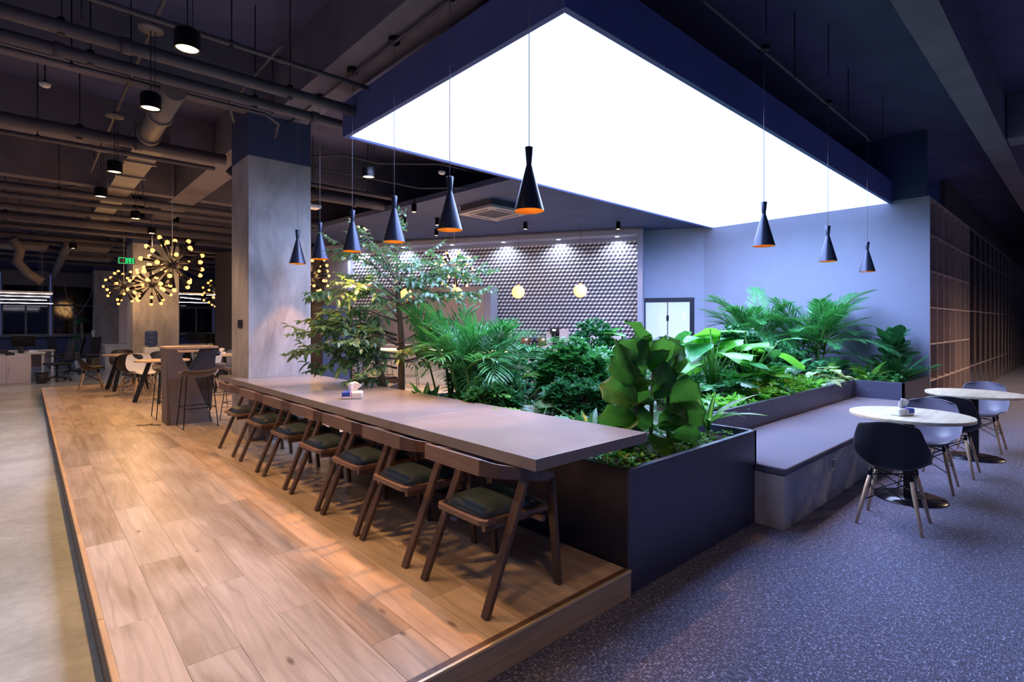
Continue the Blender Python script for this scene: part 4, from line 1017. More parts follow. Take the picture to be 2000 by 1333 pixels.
# exit sign
t = thing('exit_sign', 'lit green emergency exit sign hanging left of the second concrete column', 'sign', (1.78, 15.6, 2.98), -.2)
m = MB(); m.box(-.17, -.02, 0, .17, .02, .16); m.build('case', 'steel', t)
m = MB(); m.box(-.16, -.024, .01, .16, -.0205, .15); m.build('face', 'shelf_dark', t)
m = MB()
for a in ((-.155, .012, -.145, .148), (-.155, .012, -.01, .022), (-.155, .138, -.01, .148), (.0, .02, .155, .032), (.0, .125, .155, .14), (.0, .02, .018, .14), (.06, .03, .075, .13), (.03, .07, .15, .085), (.12, .03, .135, .13), (.03, .1, .09, .112), (-.02, .012, -.01, .148)): m.box(a[0], -.0255, a[1], a[2], -.0242, a[3])
m.build('pictogram', 'exit_green', t)
m = MB(); m.tube([(-.1, 0, .16), (-.1, 0, 1.7)], .004, 5); m.tube([(.1, 0, .16), (.1, 0, 1.7)], .004, 5); m.build('hanger_rod', 'black_metal', t)

# ================================================================== OFFICE on the far left
t = thing('storage_cabinet', 'low white two-door filing cabinet at the left edge', 'cabinet', (.10, 18.55, 0))
m = MB(); m.box(-1.3, 0, 0, 0, .45, .74); m.build('body', 'cabinet_pale', t, bevel=.004)
for k in range(3):
    m = MB(); m.box(-.46 - .43 * k, -.018, .04, -.035 - .43 * k, -.001, .70); o = m.build('door', 'cabinet_pale', t, bevel=.003)
    m = MB(); m.box(-.42 - .43 * k, -.03, .22, -.405 - .43 * k, -.0185, .46); m.build('handle', 'steel', o)
    m = MB(); m.box(-.43 - .43 * k, -.024, .55, -.41 - .43 * k, -.0185, .56); m.build('lock', 'black_metal', o)
def desk(x, y, w, d, lab, group=None, top='tan_top', rz=0, z=.76):
    t = thing('desk', lab, 'desk', (x, y, 0), rz, group)
    m = MB(); m.box(-w / 2, -d / 2, z - .03, w / 2, d / 2, z); m.build('desktop', top, t, bevel=.004)
    for sx in (-1, 1):
        m = MB(); m.box(sx * (w / 2 - .06) - .025, -d / 2 + .05, 0, sx * (w / 2 - .06) + .025, d / 2 - .05, z - .031); m.build('leg', 'white_plastic', t)
    m = MB(); m.box(-w / 2 + .09, d / 2 - .1, .35, w / 2 - .09, d / 2 - .08, z - .032); m.build('modesty_panel', 'cabinet_pale', t)
    return t
def monitor(x, y, z, rz, lab, group='monitors on the office desks', w=.52):
    t = thing('monitor', lab, 'monitor', (x, y, z), rz, group)
    m = MB(); m.box(-w / 2, -.02, .12, w / 2, .02, .12 + w * .6); m.build('screen', 'screen', t, bevel=.004)
    m = MB(); m.box(-.03, .0205, .02, .03, .04, .3); m.build('stand', 'black_plastic', t)
    m = MB(); m.box(-.12, -.08, 0, .12, .1, .015); m.build('foot', 'black_plastic', t)
def office_chair(x, y, rz, lab, group='office chairs'):
    t = thing('office_chair', lab, 'chair', (x, y, 0), rz, group)
    m = MB(); m.box(-.24, -.24, .44, .24, .24, .50); m.build('seat', 'mesh_fabric', t, bevel=.03)
    m = MB(); m.hexa([(-.25, -.22, .56), (-.22, -.22, .56), (-.22, .22, .56), (-.25, .22, .56)], [(-.36, -.20, 1.12), (-.33, -.20, 1.12), (-.33, .20, 1.12), (-.36, .20, 1.12)]); m.build('backrest', 'mesh_fabric', t, bevel=.012)
    m = MB(); m.tube([(-.1, 0, .43), (-.27, 0, .46), (-.29, 0, .62)], .022, 8); m.tube([(0, 0, .1), (0, 0, .44)], .025, 10); m.build('column', 'black_plastic', t)
    for s_ in (-1, 1):
        m = MB(); m.tube([(-.05, s_ * .2, .45), (-.05, s_ * .29, .5), (-.05, s_ * .29, .66)], .014, 6); m.box(-.14, s_ * .29 - .035, .66, .12, s_ * .29 + .035, .69); m.build('armrest', 'black_plastic', t)
    for k in range(5):
        a = k * 2 * PI / 5; e = Vector((math.cos(a) * .3, math.sin(a) * .3, .075))
        m = MB(); m.tube([(0, 0, .12), e], [.028, .016], 8); l_ = m.build('base_arm', 'black_plastic', t)
        m = MB(); tn = Vector((-math.sin(a), math.cos(a), 0)) * .025; m.tube([e - tn + Vector((0, 0, -.045)), e + tn + Vector((0, 0, -.045))], .029, 10); m.build('caster', 'black_plastic', l_)
    return t
desk(-.35, 19.6, 1.5, .9, 'pale desk with a rounded end behind the white filing cabinet', 'office desks', top='maple_top')
desk(-.2, 21.4, 1.7, .8, 'second pale desk behind the filing cabinet', 'office desks', top='maple_top')
monitor(-.05, 21.2, .76, .1, 'dark monitor back on the desk in front of the far windows')
monitor(-.75, 19.3, .76, .2, 'white-lit monitor at the extreme left edge')
office_chair(.62, 18.9, PI + .3, 'black mesh office chair beside the filing cabinet')
ch = office_chair(1.0, 21.2, PI - .2, 'office chair with a dark jacket slumped over its back')
t = thing('jacket', 'dark blue jacket draped over an office chair back', 'jacket', (1.18, 21.2, .55), PI - .2)
m = MB(); vs = []; nx, nz = 9, 8
for j in range(nz):
    for i in range(nx):
        u = -1 + 2 * i / (nx - 1); v = j / (nz - 1)
        vs.append((-.19 - .1 * v - .05 * math.sin(u * 5 + v * 3), u * (.30 - .08 * v), .05 + .62 * v - .12 * u * u * v))
m.add(vs, [(j * nx + i, j * nx + i + 1, (j + 1) * nx + i + 1, (j + 1) * nx + i) for j in range(nz - 1) for i in range(nx - 1)], 0, True); m.build('cloth', 'denim', t, solid=.04)
office_chair(1.5, 22.4, 2.2, 'black office chair farther back toward the potted plant')
office_chair(.9, 24.4, .6, 'black office chair nearest the far windows')
t = thing('waste_bin', 'small black waste bin beside the white filing cabinet', 'bin', (.30, 18.45, 0))
m = MB(); m.lathe([(.001, .01), (.11, .01), (.14, .27), (.135, .27), (.105, .02), (.001, .02)], 20); m.build('bin_body', 'black_plastic', t)
m = MB(); m.lathe([(.138, .262), (.146, .262), (.146, .278), (.138, .278)], 20); m.build('rim', 'black_plastic', t)
# desk clutter in the near left office
for k, (x, y, z, w, d, h, mt, nm_, lab, cat) in enumerate([
    (-.42, 19.35, .76, .16, .12, .10, 'black_plastic', 'desk_telephone', 'black desk telephone on the rounded desk', 'telephone'),
    (-.10, 19.45, .76, .12, .08, .16, 'black_plastic', 'desk_organizer', 'black wire organizer on the rounded desk', 'organizer'),
    (-.65, 18.75, .74, .12, .1, .2, 'yellow_thing', 'desk_box', 'small yellow-trimmed box on the filing cabinet', 'box'),
    (-.30, 18.78, .74, .18, .12, .07, 'black_plastic', 'cable_tray', 'dark tangle of cables on top of the filing cabinet', 'cables'),
    (.15, 19.7, .76, .2, .28, .03, 'paper', 'paper_stack', 'stack of white paper on the rounded desk corner', 'paper')]):
    t = thing(nm_, lab, cat, (x, y, z))
    m = MB(); m.box(-w / 2, -d / 2, 0, w / 2, d / 2, h); m.build('body', mt, t, bevel=min(.01, h / 4))
    m = MB(); m.box(-w / 2.5, -d / 2.5, h, w / 8, d / 2.5, h + .02); m.build('top_piece', mt, t)
# potted dracaena, boxes, paper roll beside the far wall
def tuft(mb, c, n, ln, rg, up=.5, w=.03, mi=0):
    for k in range(n):
        a = rg.uniform(0, 2 * PI); e = rg.uniform(up - .5, up + .6)
        d = Vector((math.cos(a) * math.cos(e), math.sin(a) * math.cos(e), math.sin(e))); s_ = Vector((-math.sin(a), math.cos(a), 0)) * w
        p = Vector(c); l1 = ln * rg.uniform(.7, 1.1)
        q = p + d * l1 * .5; r_ = p + d * l1 + Vector((0, 0, -.35 * l1))
        mb.add([p, q - s_, q + s_, r_], [(0, 1, 2), (1, 3, 2)], mi, True)
t = thing('potted_plant', 'potted dracaena with three green tufts by the far windows', 'plant', (1.42, 23.6, 0))
m = MB(); m.lathe([(.001, 0), (.16, 0), (.2, .35), (.18, .35), (.17, .3), (.001, .3)], 20); m.build('pot', 'white_plastic', t)
m = MB(); m.tube([(0, 0, .3), (.03, 0, .9), (0, 0, 1.6)], [.04, .035, .03], 8); m.tube([(.02, 0, .7), (-.1, 0, 1.0)], .02, 6); m.build('trunk', 'bark', t)
m = MB(); rg = random.Random(3); tuft(m, (0, 0, 1.6), 34, .38, rg); tuft(m, (-.1, 0, 1.05), 26, .3, rg); tuft(m, (-.16, 0, .72), 20, .26, rg); tag(m.build('leaves', 'leaf_mid', t), kind='stuff')
for k, (x, y, w, h, z) in enumerate([(1.75, 23.9, .34, .42, 0), (1.75, 23.9, .34, .28, .425)]):
    m = MB(); m.box(-w / 2, -w / 2, 0, w / 2, w / 2, h)
    t = thing('cardboard_box', ['lower brown cardboard box left of the far concrete wall', 'upper brown cardboard box of the pair left of the far wall'][k], 'box', (x, y, z)); m.build('carton', 'cardboard', t, bevel=.004)
    m = MB(); m.box(-.03, -w / 2 - .002, h * .1, .03, -w / 2 - .0005, h * .99); m.build('tape', 'tan_top', t)
m = MB(); m.tube([(0, 0, 0), (.04, .02, .62)], .05, 14); tag(m.build('paper_roll', 'paper', loc=(1.72, 23.8, .71)), 'white paper roll propped on the cardboard boxes', 'paper roll')
# hanging cord loop
m = MB(); m.tube([(0, 0, 0), (.12, 0, -.9), (.36, 0, -1.55), (.36, 0, -2.1)], .012, 6); m.tube([(.9, 0, 0), (.75, 0, -.8), (.36, 0, -1.55)], .012, 6)
tag(m.build('window_cord', 'cord', loc=(.95, 24.3, 3.3)), 'pale cord hanging in a Y shape before the far windows', 'cord')
# linear office lamps
def linear(x, y, z, L_, rz, lab, group, w=.026, glow='linear_glow'):
    t = thing('linear_lamp', lab, 'ceiling light', (x, y, z), rz, group)
    m = MB(); m.box(-L_ / 2, -w - .004, 0, L_ / 2, w + .004, .05); m.build('housing', 'white_plastic', t)
    m = MB(); m.box(-L_ / 2 + .01, -w, -.006, L_ / 2 - .01, w, -.0005); m.build('diffuser', glow, t)
    m = MB()
    for s_ in (-.4, .4): m.tube([(s_ * L_, 0, .05), (s_ * L_, 0, 4.75 - z)], .003, 4)
    m.build('cord', 'cord', t)
for k, (x, y) in enumerate([(-.45, 17.6), (-.45, 19.6), (-.45, 22.4), (-.2, 26.0)]):
    linear(x, y, 2.30, 1.9, .0, 'slim white strip lamp, %s of the stack hanging over the left office' % ['first', 'second', 'third', 'fourth', 'fifth', 'sixth', 'last'][k], 'strip lamps over the left office')
for k, (x, y, rz) in enumerate([(3.9, 18.6, .15), (4.9, 18.2, 0), (4.3, 21.5, .9), (6.0, 22.5, -.2), (5.2, 25.6, .1)]):
    linear(x, y, 2.45, 1.3, rz, 'white strip lamp over the far desks, %s from the front' % ['first', 'second', 'third', 'fourth', 'fifth', 'sixth', 'seventh', 'eighth'][k], 'strip lamps over the far desks')
# far desks with monitors right of the second column
rg = random.Random(11)
n_ = 0
OR = ['nearest', 'second', 'third', 'fourth', 'fifth', 'sixth', 'seventh', 'eighth', 'ninth']
for r_, y in enumerate((18.4, 21.0, 23.8)):
    for c_, x in enumerate((4.7, 6.5, 8.3)):
        desk(x + r_ * .2, y, 1.55, .8, 'far office desk, %s row back and %s from the second column' % (OR[r_], ['next', 'second', 'third'][c_]), 'far office desks', top='maple_top')
        monitor(x + r_ * .2 - .2, y + .1, .76, rg.uniform(-.3, .3), 'monitor on far desk, %s row and %s from the second column' % (OR[r_], ['next', 'second', 'third'][c_]))
        office_chair(x + r_ * .2 + .2, y - .75, rg.uniform(1.0, 2.2), 'office chair at far desk, %s row and %s from the second column' % (OR[r_], ['next', 'second', 'third'][c_]), 'far office chairs')
for k, (x, y, w, h, mt, lab, cat, nm_) in enumerate([(4.5, 18.2, .14, .16, 'blue_print', 'blue and white packet on a far desk', 'packet', 'packet'), (4.2, 18.15, .07, .2, 'yellow_thing', 'yellow bottle on a far desk', 'bottle', 'bottle'),
    (4.0, 18.2, .1, .1, 'white_plastic', 'white mug on a far desk edge', 'mug', 'mug'), (4.9, 18.2, .22, .12, 'steel', 'steel tray on a far desk', 'tray', 'desk_tray')]):
    t = thing(nm_, lab, cat, (x, y, .76))
    if mt in ('yellow_thing', 'white_plastic'):
        m = MB(); m.lathe([(.001, 0), (w / 2, 0), (w / 2, h * .75), (w / 4, h * .85), (w / 4, h), (.001, h)], 14); m.build('body', mt, t)
    else:
        m = MB(); m.box(-w / 2, -w / 3, 0, w / 2, w / 3, h); m.build('body', mt, t, bevel=.01)
        m = MB(); m.box(-w / 3, -w / 4, h, w / 3, w / 4, h + .015); m.build('lid', 'white_plastic', t)

for k, y in enumerate((1.5, 5.0, 8.5, 12.0)):  # strip lamps out of view, added to brighten the concrete floor
    linear(-1.35, y, 3.0, 1.9, PI / 2, 'added unseen strip lamp lighting the concrete aisle, %s from the camera end' % ['first', 'second', 'third', 'fourth'][k], 'added strip lamps lighting the concrete aisle', .06, 'aisle_fill_glow')
# ================================================================== PLANTS
def frame(base_, d, up=(0, 0, 1), s=1.0, sx=None):
    y = Vector(d).normalized(); u = Vector(up); z = (u - y * u.dot(y))
    if z.length < 1e-3: z = Vector((1, 0, 0)) - y * y.x
    z.normalize(); x = y.cross(z)
    M = Matrix((x, y, z)).transposed().to_4x4()
    sc = Matrix.Diagonal((sx or s, s, s, 1))
    return Matrix.Translation(Vector(base_)) @ M @ sc
def leafmesh(name, mt, W, shape, nx=7, ny=10, fold=.25, bend=.25, wave=0.0, wf=9.0, seed=0):
    m = MB(); m.uv = []; vs = []; rg = random.Random(seed); ph = rg.uniform(0, 6)
    for j in range(ny):
        v = j / (ny - 1); w = shape(v) * W
        for i in range(nx):
            u = -1 + 2 * i / (nx - 1)
            z = fold * abs(u) * w - bend * v * v + wave * math.sin(v * wf + ph) * abs(u) ** 2 * (1 if u > 0 else -.8)
            y = v - (.06 * u * u if shape is SH['fig'] and v > .9 else 0) * 1.0
            vs.append((u * w, y * (1 - .06 * bend), z)); m.uv.append(((u + 1) / 2, v))
    m.add(vs, [(j * nx + i, j * nx + i + 1, (j + 1) * nx + i + 1, (j + 1) * nx + i) for j in range(ny - 1) for i in range(nx - 1)], 0, True)
    return m.build(name, mt, mesh_only=True)
SH = {
 'fig': lambda v: max(.03, (1 - (2 * max(0, v - .5)) ** 4.5) ** .5 * min(1, .30 + 2.6 * v * (1 if v > .1 else v * 10)) * (.72 + .30 * v)) if v > 0 else .03,
 'oval': lambda v: max(.01, math.sin(PI * v) ** .75),
 'lance': lambda v: max(.01, math.sin(PI * v ** .8) ** .9),
 'strap': lambda v: max(.01, (1 - v) ** .5 * (.5 + .9 * min(1, v * 3)) * .75),
 'heart': lambda v: max(.01, (math.sin(PI * min(1, (v + .22) / 1.22)) ** .8)) * (1.0 if v > .12 else .75),
}
# --- generic helpers for small leaves in one mesh
def sleaf(m, b, d, L, W, up=(0, 0, 1), droop=.2, mi=0, fold=.15):
    b = Vector(b); d = Vector(d).normalized(); u = Vector(up); x = d.cross(u)
    if x.length < 1e-3: x = Vector((1, 0, 0))
    x.normalize(); n = x.cross(d)
    dn = Vector((0, 0, -droop * L))
    c = b + d * L * .5 + dn * .3
    l1 = b + d * L * .30 - x * W * .42 + n * fold * W; r1 = b + d * L * .30 + x * W * .42 + n * fold * W
    l2 = b + d * L * .68 - x * W * .38 + n * fold * W + dn * .5; r2 = b + d * L * .68 + x * W * .38 + n * fold * W + dn * .5
    t = b + d * L + dn
    m.add([b, l1, l2, t, r2, r1, c], [(0, 6, 1), (1, 6, 2), (2, 6, 3), (3, 6, 4), (4, 6, 5), (5, 6, 0)], mi, True)
def blade(m, b, d, L, W, droop=.3, mi=0, up=(0, 0, 1)):
    b = Vector(b); d = Vector(d).normalized(); x = d.cross(Vector(up))
    if x.length < 1e-3: x = Vector((1, 0, 0))
    x.normalize()
    p1 = b + d * L * .4 + Vector((0, 0, -droop * L * .12)); p2 = b + d * L * .75 + Vector((0, 0, -droop * L * .5)); p3 = b + d * L + Vector((0, 0, -droop * L))
    m.add([b, p1 - x * W / 2, p1 + x * W / 2, p2 - x * W * .4, p2 + x * W * .4, p3], [(0, 1, 2), (1, 3, 4, 2), (3, 5, 4)], mi, True)
def polar(a, e): return Vector((math.cos(a) * math.cos(e), math.sin(a) * math.cos(e), math.sin(e)))

# --- palm frond meshes
def frondmesh(name, mt, seed, n=26, ll=.30, lw=.018, arch=.55, vee=.35, start=.28):
    rg = random.Random(seed); m = MB()
    def rp(v): return Vector((0, v * (1 - .18 * arch * v * v), .06 * v - arch * .62 * v ** 2.4))
    m.tube([rp(k / 8) for k in range(9)], [.012 * (1 - .8 * k / 8) + .002 for k in range(9)], 5, 1)
    for k in range(n):
        v = start + (1 - start) * k / (n - 1); p = rp(v); tg = (rp(min(1, v + .02)) - rp(v - .02)).normalized()
        L = ll * (math.sin(PI * (.18 + .77 * (k / (n - 1)))) ** .7) * rg.uniform(.9, 1.08)
        for s_ in (-1, 1):
            a = math.radians(58 - 36 * (k / (n - 1)) + rg.uniform(-6, 6))
            nrm = Vector((0, -tg.z, tg.y))
            d = tg * math.cos(a) + Vector((s_, 0, 0)) * math.sin(a) + nrm * vee * math.sin(a)
            blade(m, p, d, L, lw, rg.uniform(.15, .45), 0, up=nrm)
    return m.build(name, [mt, 'stem_green'], mesh_only=True)
FR = [frondmesh('frond', 'leaf_palm', s, arch=a, n=27, ll=.31, lw=.021) for s, a in ((1, .35), (2, .55), (3, .8), (4, 1.0))]
FRL = [frondmesh('frond', 'leaf_palm' if s == 6 else 'leaf_mid', s, arch=a, n=13, ll=.52, lw=.034, vee=.5) for s, a in ((5, .4), (6, .75))]
PAR = [frondmesh('frond', 'leaf_palm' if s == 7 else 'leaf_dark', s, arch=a, n=11, ll=.40, lw=.085, vee=.1, start=.3) for s, a in ((7, .6), (8, .9))]
PARL = [frondmesh('frond', 'leaf_mid', s, arch=a, n=12, ll=.36, lw=.06, vee=.1, start=.25) for s, a in ((9, .6), (10, .9))]
FERN = [frondmesh('frond', 'leaf_lime', s, arch=a, n=18, ll=.22, lw=.05, vee=.05, start=.12) for s, a in ((12, .5), (13, .9))]

def palm(x, y, z, label, n, Lr, er, meshes, seed, stems=6, sp=.12, stem_h=.4, az=None, group=None, name='palm', xmax=None):
    t = thing(name, label, 'plant', (x, y, z), group=group); rg = random.Random(seed)
    tops = []
    for k in range(stems):
        a = rg.uniform(0, 2 * PI); r_ = rg.uniform(.1, 1) * sp; h = stem_h * rg.uniform(.6, 1.1)
        b = Vector((math.cos(a) * r_, math.sin(a) * r_, 0)); tp = Vector((b.x * 1.9, b.y * 1.9, h)); tops.append(tp)
        m = MB(); m.tube([b, b.lerp(tp, .5) + Vector((0, 0, .02)), tp], [.013, .011, .009], 6); m.build('stem', 'stem_green', t)
    for k in range(n):
        tp = tops[k % stems]; a = az[0] + (az[1] - az[0]) * rg.random() if az else k * 2.39996 + rg.uniform(-.3, .3)
        e = rg.uniform(*er); L = rg.uniform(*Lr)
        if xmax and x + tp.x + math.cos(a) * math.cos(e) * L > xmax: L = max(.3, (xmax - x - tp.x) / max(.05, math.cos(a) * math.cos(e)))
        inst('frond', rg.choice(meshes), t, M=frame(tp, polar(a, e), s=L, sx=L * .9))
    return t
SZ = .64
# two tall palms by the wall
palm(9.72, 4.15, SZ, 'feathery palm against the pale wall, the one nearer the corner of the two', 46, (.80, 1.15), (.2, 1.4), FR, 21, 7, .12, .62, xmax=10.85)
palm(9.9, 3.20, SZ, 'feathery palm against the pale wall, the one nearer the bookcase', 54, (.80, 1.15), (.05, 1.4), FR, 22, 8, .14, .62, xmax=10.85)
# bamboo-like palm in the middle behind the table
palm(3.20, 3.98, SZ, 'dense slim-leaved palm rising behind the long table', 58, (.42, .60), (.2, 1.4), FRL, 23, 12, .24, .55)
palm(3.30, 4.50, SZ, 'slim-leaved palm just right of the tree, behind the long table', 34, (.40, .58), (.3, 1.4), FRL, 24, 8, .17, .52)
# low parlour palms along the wall side
lab_p = ['dark parlour palm clump nearest the big fiddle-leaf plant', 'dark parlour palm clump below the elephant ears', 'dark parlour palm clump in front of the schefflera', 'dark parlour palm clump under the corner palm',
         'dark parlour palm clump between the two tall palms', 'dark parlour palm clump under the palm nearer the bookcase', 'dark parlour palm clump left of the pale leaves', 'dark parlour palm clump beside the pale wall', 'dark parlour palm clump deepest in the corner', 'dark parlour palm clump at the middle of the bed']
for k, (x, y) in enumerate([(5.35, 2.85), (6.1, 2.85), (6.85, 2.85), (7.6, 2.95), (8.3, 2.9), (9.0, 2.85), (8.2, 3.5), (9.5, 2.7), (7.3, 3.6), (6.4, 3.6)]):
    palm(x, y, SZ, lab_p[k], 17, (.30, .44), (.05, 1.2), PAR if k % 3 else PARL, 40 + k, 5, .12, .12, group='parlour palms in the garden', name='parlour_palm')
for k, (x, y) in enumerate([(9.45, 2.35), (9.25, 2.75), (9.9, 2.5)]):
    palm(x, y, SZ, ['bright feathery fern left of the glossy plant in the far planter wing', 'bright feathery fern behind the planter corner', 'bright feathery fern against the wall by the planter wing'][k], 20, (.26, .40), (.1, 1.3), FERN, 60 + k, 4, .06, .05, name='fern')

# --- leafy rosettes from big leaves
def rosette(name, label, x, y, z, leaves, meshes, stem_mt='stem_green', stems=(), petiole=0.0):
    """leaves: list of (origin, direction, size, roll)"""
    t = thing(name, label, 'plant', (x, y, z))
    for pts, r_ in stems:
        m = MB(); m.tube(pts, r_, 8); m.build('stem', stem_mt, t)
    for k, lf in enumerate(leaves):
        o, d, s, roll = lf[:4]; up = lf[4] if len(lf) > 4 and lf[4] is not None else (0, 0, 1)
        d = Vector(d).normalized(); o = Vector(o)
        M = frame(o, d, up, s=s) @ Matrix.Rotation(roll, 4, 'Y')
        inst('leaf', meshes[k % len(meshes)], t, M=M)
    return t
figm = [leafmesh('leaf', 'leaf_fig', .37, SH['fig'], 9, 12, f, b, .045, 13, s) for s, f, b in ((1, .22, .10), (2, .35, .22), (3, .12, .05), (4, .3, -.12))]
rg = random.Random(5); L_ = []; CAMN = (-FW + Vector((0, 0, .15))).normalized()
for (sx, sy, h, n) in ((-.06, .06, .58, 9), (.12, .05, .66, 9), (.26, .0, .50, 7)):
    for k in range(n):      # leaves spiral up each cane, blades hanging out and up around it
        f = k / (n - 1); a = k * 2.39996 + sx * 20; zz = .08 + (h - .08) * f
        e = -.15 + 1.3 * f + rg.uniform(-.2, .2)
        L_.append(((sx + .02 * math.cos(a), sy + .02 * math.sin(a), zz), polar(a, e), rg.uniform(.21, .29), rg.uniform(-.6, .6), None))
for q, (sx, z0, th, s_) in enumerate([(-.06, .44, -38, .31), (-.02, .50, -12, .34), (.12, .52, 8, .33), (.20, .44, 30, .33), (-.06, .34, -62, .32), (-.06, .22, -84, .34), (-.05, .12, -100, .33), (.02, .30, -30, .32),
                                      (.14, .34, 18, .32), (.26, .30, 55, .33), (.27, .22, 78, .32), (.26, .12, 98, .30), (.10, .16, -55, .29), (.18, .14, 50, .28), (.12, .06, 150, .27), (.02, .10, -75, .33), (.2, .55, 42, .26), (-.1, .56, -28, .27)]):
    t_ = math.radians(th); d = RT * math.sin(t_) + Vector((0, 0, math.cos(t_))) - FW * rg.uniform(.05, .4)
    o = Vector((sx, .04, z0)) - FW * rg.uniform(.0, .06)
    L_.append((tuple(o), d, s_ * .84, rg.uniform(-.25, .25), -FW + Vector((rg.uniform(-.35, .35), rg.uniform(-.35, .35), rg.uniform(-.1, .7)))))
fig_ = rosette('fiddle_leaf_fig', 'big dark fiddle-leaf fig with huge leaves at the front corner of the planter', 3.22, 2.12, SZ, L_, figm, 'bark',
        [([(-.06, .06, -.02), (-.05, .05, .3), (-.06, .04, .56)], .013), ([(.12, .05, -.02), (.12, .04, .3), (.13, .03, .64)], .014), ([(.26, .0, -.02), (.25, .0, .25), (.27, .0, .5)], .012)])
fig_.scale = (1.1, 1.06, 1.08)
# rubber fig in the far wing
L_ = []
for (sx, sy, h) in ((0, 0, .62), (.18, .05, .55), (-.15, .1, .5)):
    for k in range(13):
        f = k / 12; a = k * 2.4 + sx * 9; L_.append(((sx, sy, .2 + (h - .12) * f), polar(a, .1 + 1.0 * f), rg.uniform(.24, .34), rg.uniform(-.3, .3)))
fig2 = [leafmesh('leaf', 'leaf_dark', .38, SH['oval'], 7, 9, .2, b, .02, 8, s) for s, b in ((1, .2), (2, .35))] + [leafmesh('leaf', 'leaf_mid', .38, SH['oval'], 7, 9, .15, .1, .02, 8, 4)]
rosette('rubber_fig', 'glossy broad-leaved fig standing behind the zz plant near the bookcase', 10.35, 2.12, SZ, L_, fig2, 'bark', [([(0, 0, 0), (0, 0, .64)], .013), ([(.18, .05, 0), (.18, .05, .57)], .012), ([(-.15, .1, 0), (-.15, .1, .52)], .012)])
# elephant ears
eb = [leafmesh('leaf', 'leaf_bright', .42, SH['heart'], 9, 10, -.12, b, .035, 8, s) for s, b in ((1, .25), (2, .45))] + [leafmesh('leaf', 'leaf_mid', .40, SH['heart'], 9, 10, .1, .3, .03, 9, 6)]
def ears(x, y, label, spec, seed, s0=1.18):
    t = thing('elephant_ear', label, 'plant', (x, y, SZ)); rg = random.Random(seed)
    spec = spec + [(rg.uniform(0, 6.28), rg.uniform(.1, .4), rg.uniform(.35, .85), rg.uniform(.26, .36)) for _ in range(7)]
    for k, (az, reach, h, s_) in enumerate(spec):
        tip = Vector((math.cos(az) * reach, math.sin(az) * reach, h))
        m = MB(); m.tube([(.03 * math.cos(az), .03 * math.sin(az), 0), (tip.x * .35, tip.y * .35, h * .6), (tip.x, tip.y, h)], [.016, .012, .007], 7); st = m.build('stalk', 'stem_green', t)
        e = rg.uniform(-.55, .45)
        inst('leaf', eb[k % 3], st, M=frame(tip - polar(az, e) * s_ * .1, polar(az + rg.uniform(-.3, .3), e), s=s_ * s0))
    return t
ears(6.15, 3.10, 'bright elephant ear plant with big stalked leaves in the middle of the garden', [(.3, .32, .62, .36), (1.2, .25, .78, .34), (2.2, .32, .66, .38), (3.1, .4, .50, .36), (4.1, .35, .58, .34), (5.0, .30, .45, .32), (5.8, .42, .60, .40), (.9, .1, .85, .30), (2.8, .15, .74, .32), (5.4, .2, .28, .28)], 1)
ears(6.85, 2.95, 'bright elephant ear plant on the bench side, one long leaf reaching out', [(-.3, .55, .52, .36), (.8, .3, .66, .34), (2.0, .28, .72, .33), (3.4, .34, .55, .36), (4.4, .2, .30, .30), (5.2, .3, .36, .30), (1.4, .1, .82, .3)], 2)
ears(5.4, 3.75, 'elephant ear plant farther back toward the steel door', [(.3, .32, .62, .34), (1.3, .3, .70, .34), (2.4, .32, .62, .38), (3.5, .3, .68, .33), (4.6, .35, .52, .34), (5.6, .30, .6, .32)], 3)
# strelitzia
st = [leafmesh('leaf', 'leaf_tree', .22, SH['oval'], 7, 10, .35, .15, .02, 8, 3)]
rosette('bird_of_paradise', 'tall paddle-leaved plant rising above the slim palms', 3.42, 4.72, SZ,
        [((-.10, 0, .62), (-.25, .1, 1), .34, .5), ((.05, .05, .60), (.3, .3, 1), .40, -.9), ((0, -.05, .5), (-.6, -.2, .9), .36, 0), ((.05, 0, .45), (.5, -.3, .8), .34, .4), ((-.05, .05, .72), (-.05, .2, 1), .36, 1.2)], st, 'stem_green',
        [([(0, 0, 0), (-.10, 0, .64)], .012), ([(.02, 0, 0), (.05, .05, .62)], .012), ([(-.02, 0, 0), (0, -.05, .52)], .012), ([(0, .02, 0), (.05, 0, .47)], .012), ([(0, .02, 0), (-.05, .05, .74)], .012)])
# monstera
def monstera_mesh(seed, mt):
    m = MB(); m.uv = []
    m.add([(0, .05, 0), (0, .5, -.02), (0, 1.0, -.2)], [], 0); m.uv += [(.5, .05), (.5, .5), (.5, 1)]
    n = 6
    for s_ in (-1, 1):
        for k in range(n):
            v0 = .02 + .15 * k; v1 = v0 + .115; tp = (.50 * math.sin(PI * (.22 + .68 * (k + .5) / n)))
            vs = [(0, v0, 0), (s_ * tp * .6, v0 + .02 + .05 * k / n, .04), (s_ * tp, v0 + .10 + .09 * k / n, -.06), (s_ * tp * .92, v0 + .17 + .10 * k / n, -.08), (s_ * tp * .5, v1 + .06, .03), (0, v1 + .02, 0)]
            f = (0, 1, 2, 3, 4, 5) if s_ > 0 else (5, 4, 3, 2, 1, 0)
            m.add(vs, [f], 0, True); m.uv += [(.5 + p[0] * .9, p[1]) for p in vs]
    return m.build('leaf', mt, mesh_only=True)
mm = [monstera_mesh(1, 'leaf_mid'), monstera_mesh(2, 'leaf_lime'), monstera_mesh(3, 'leaf_tree')]
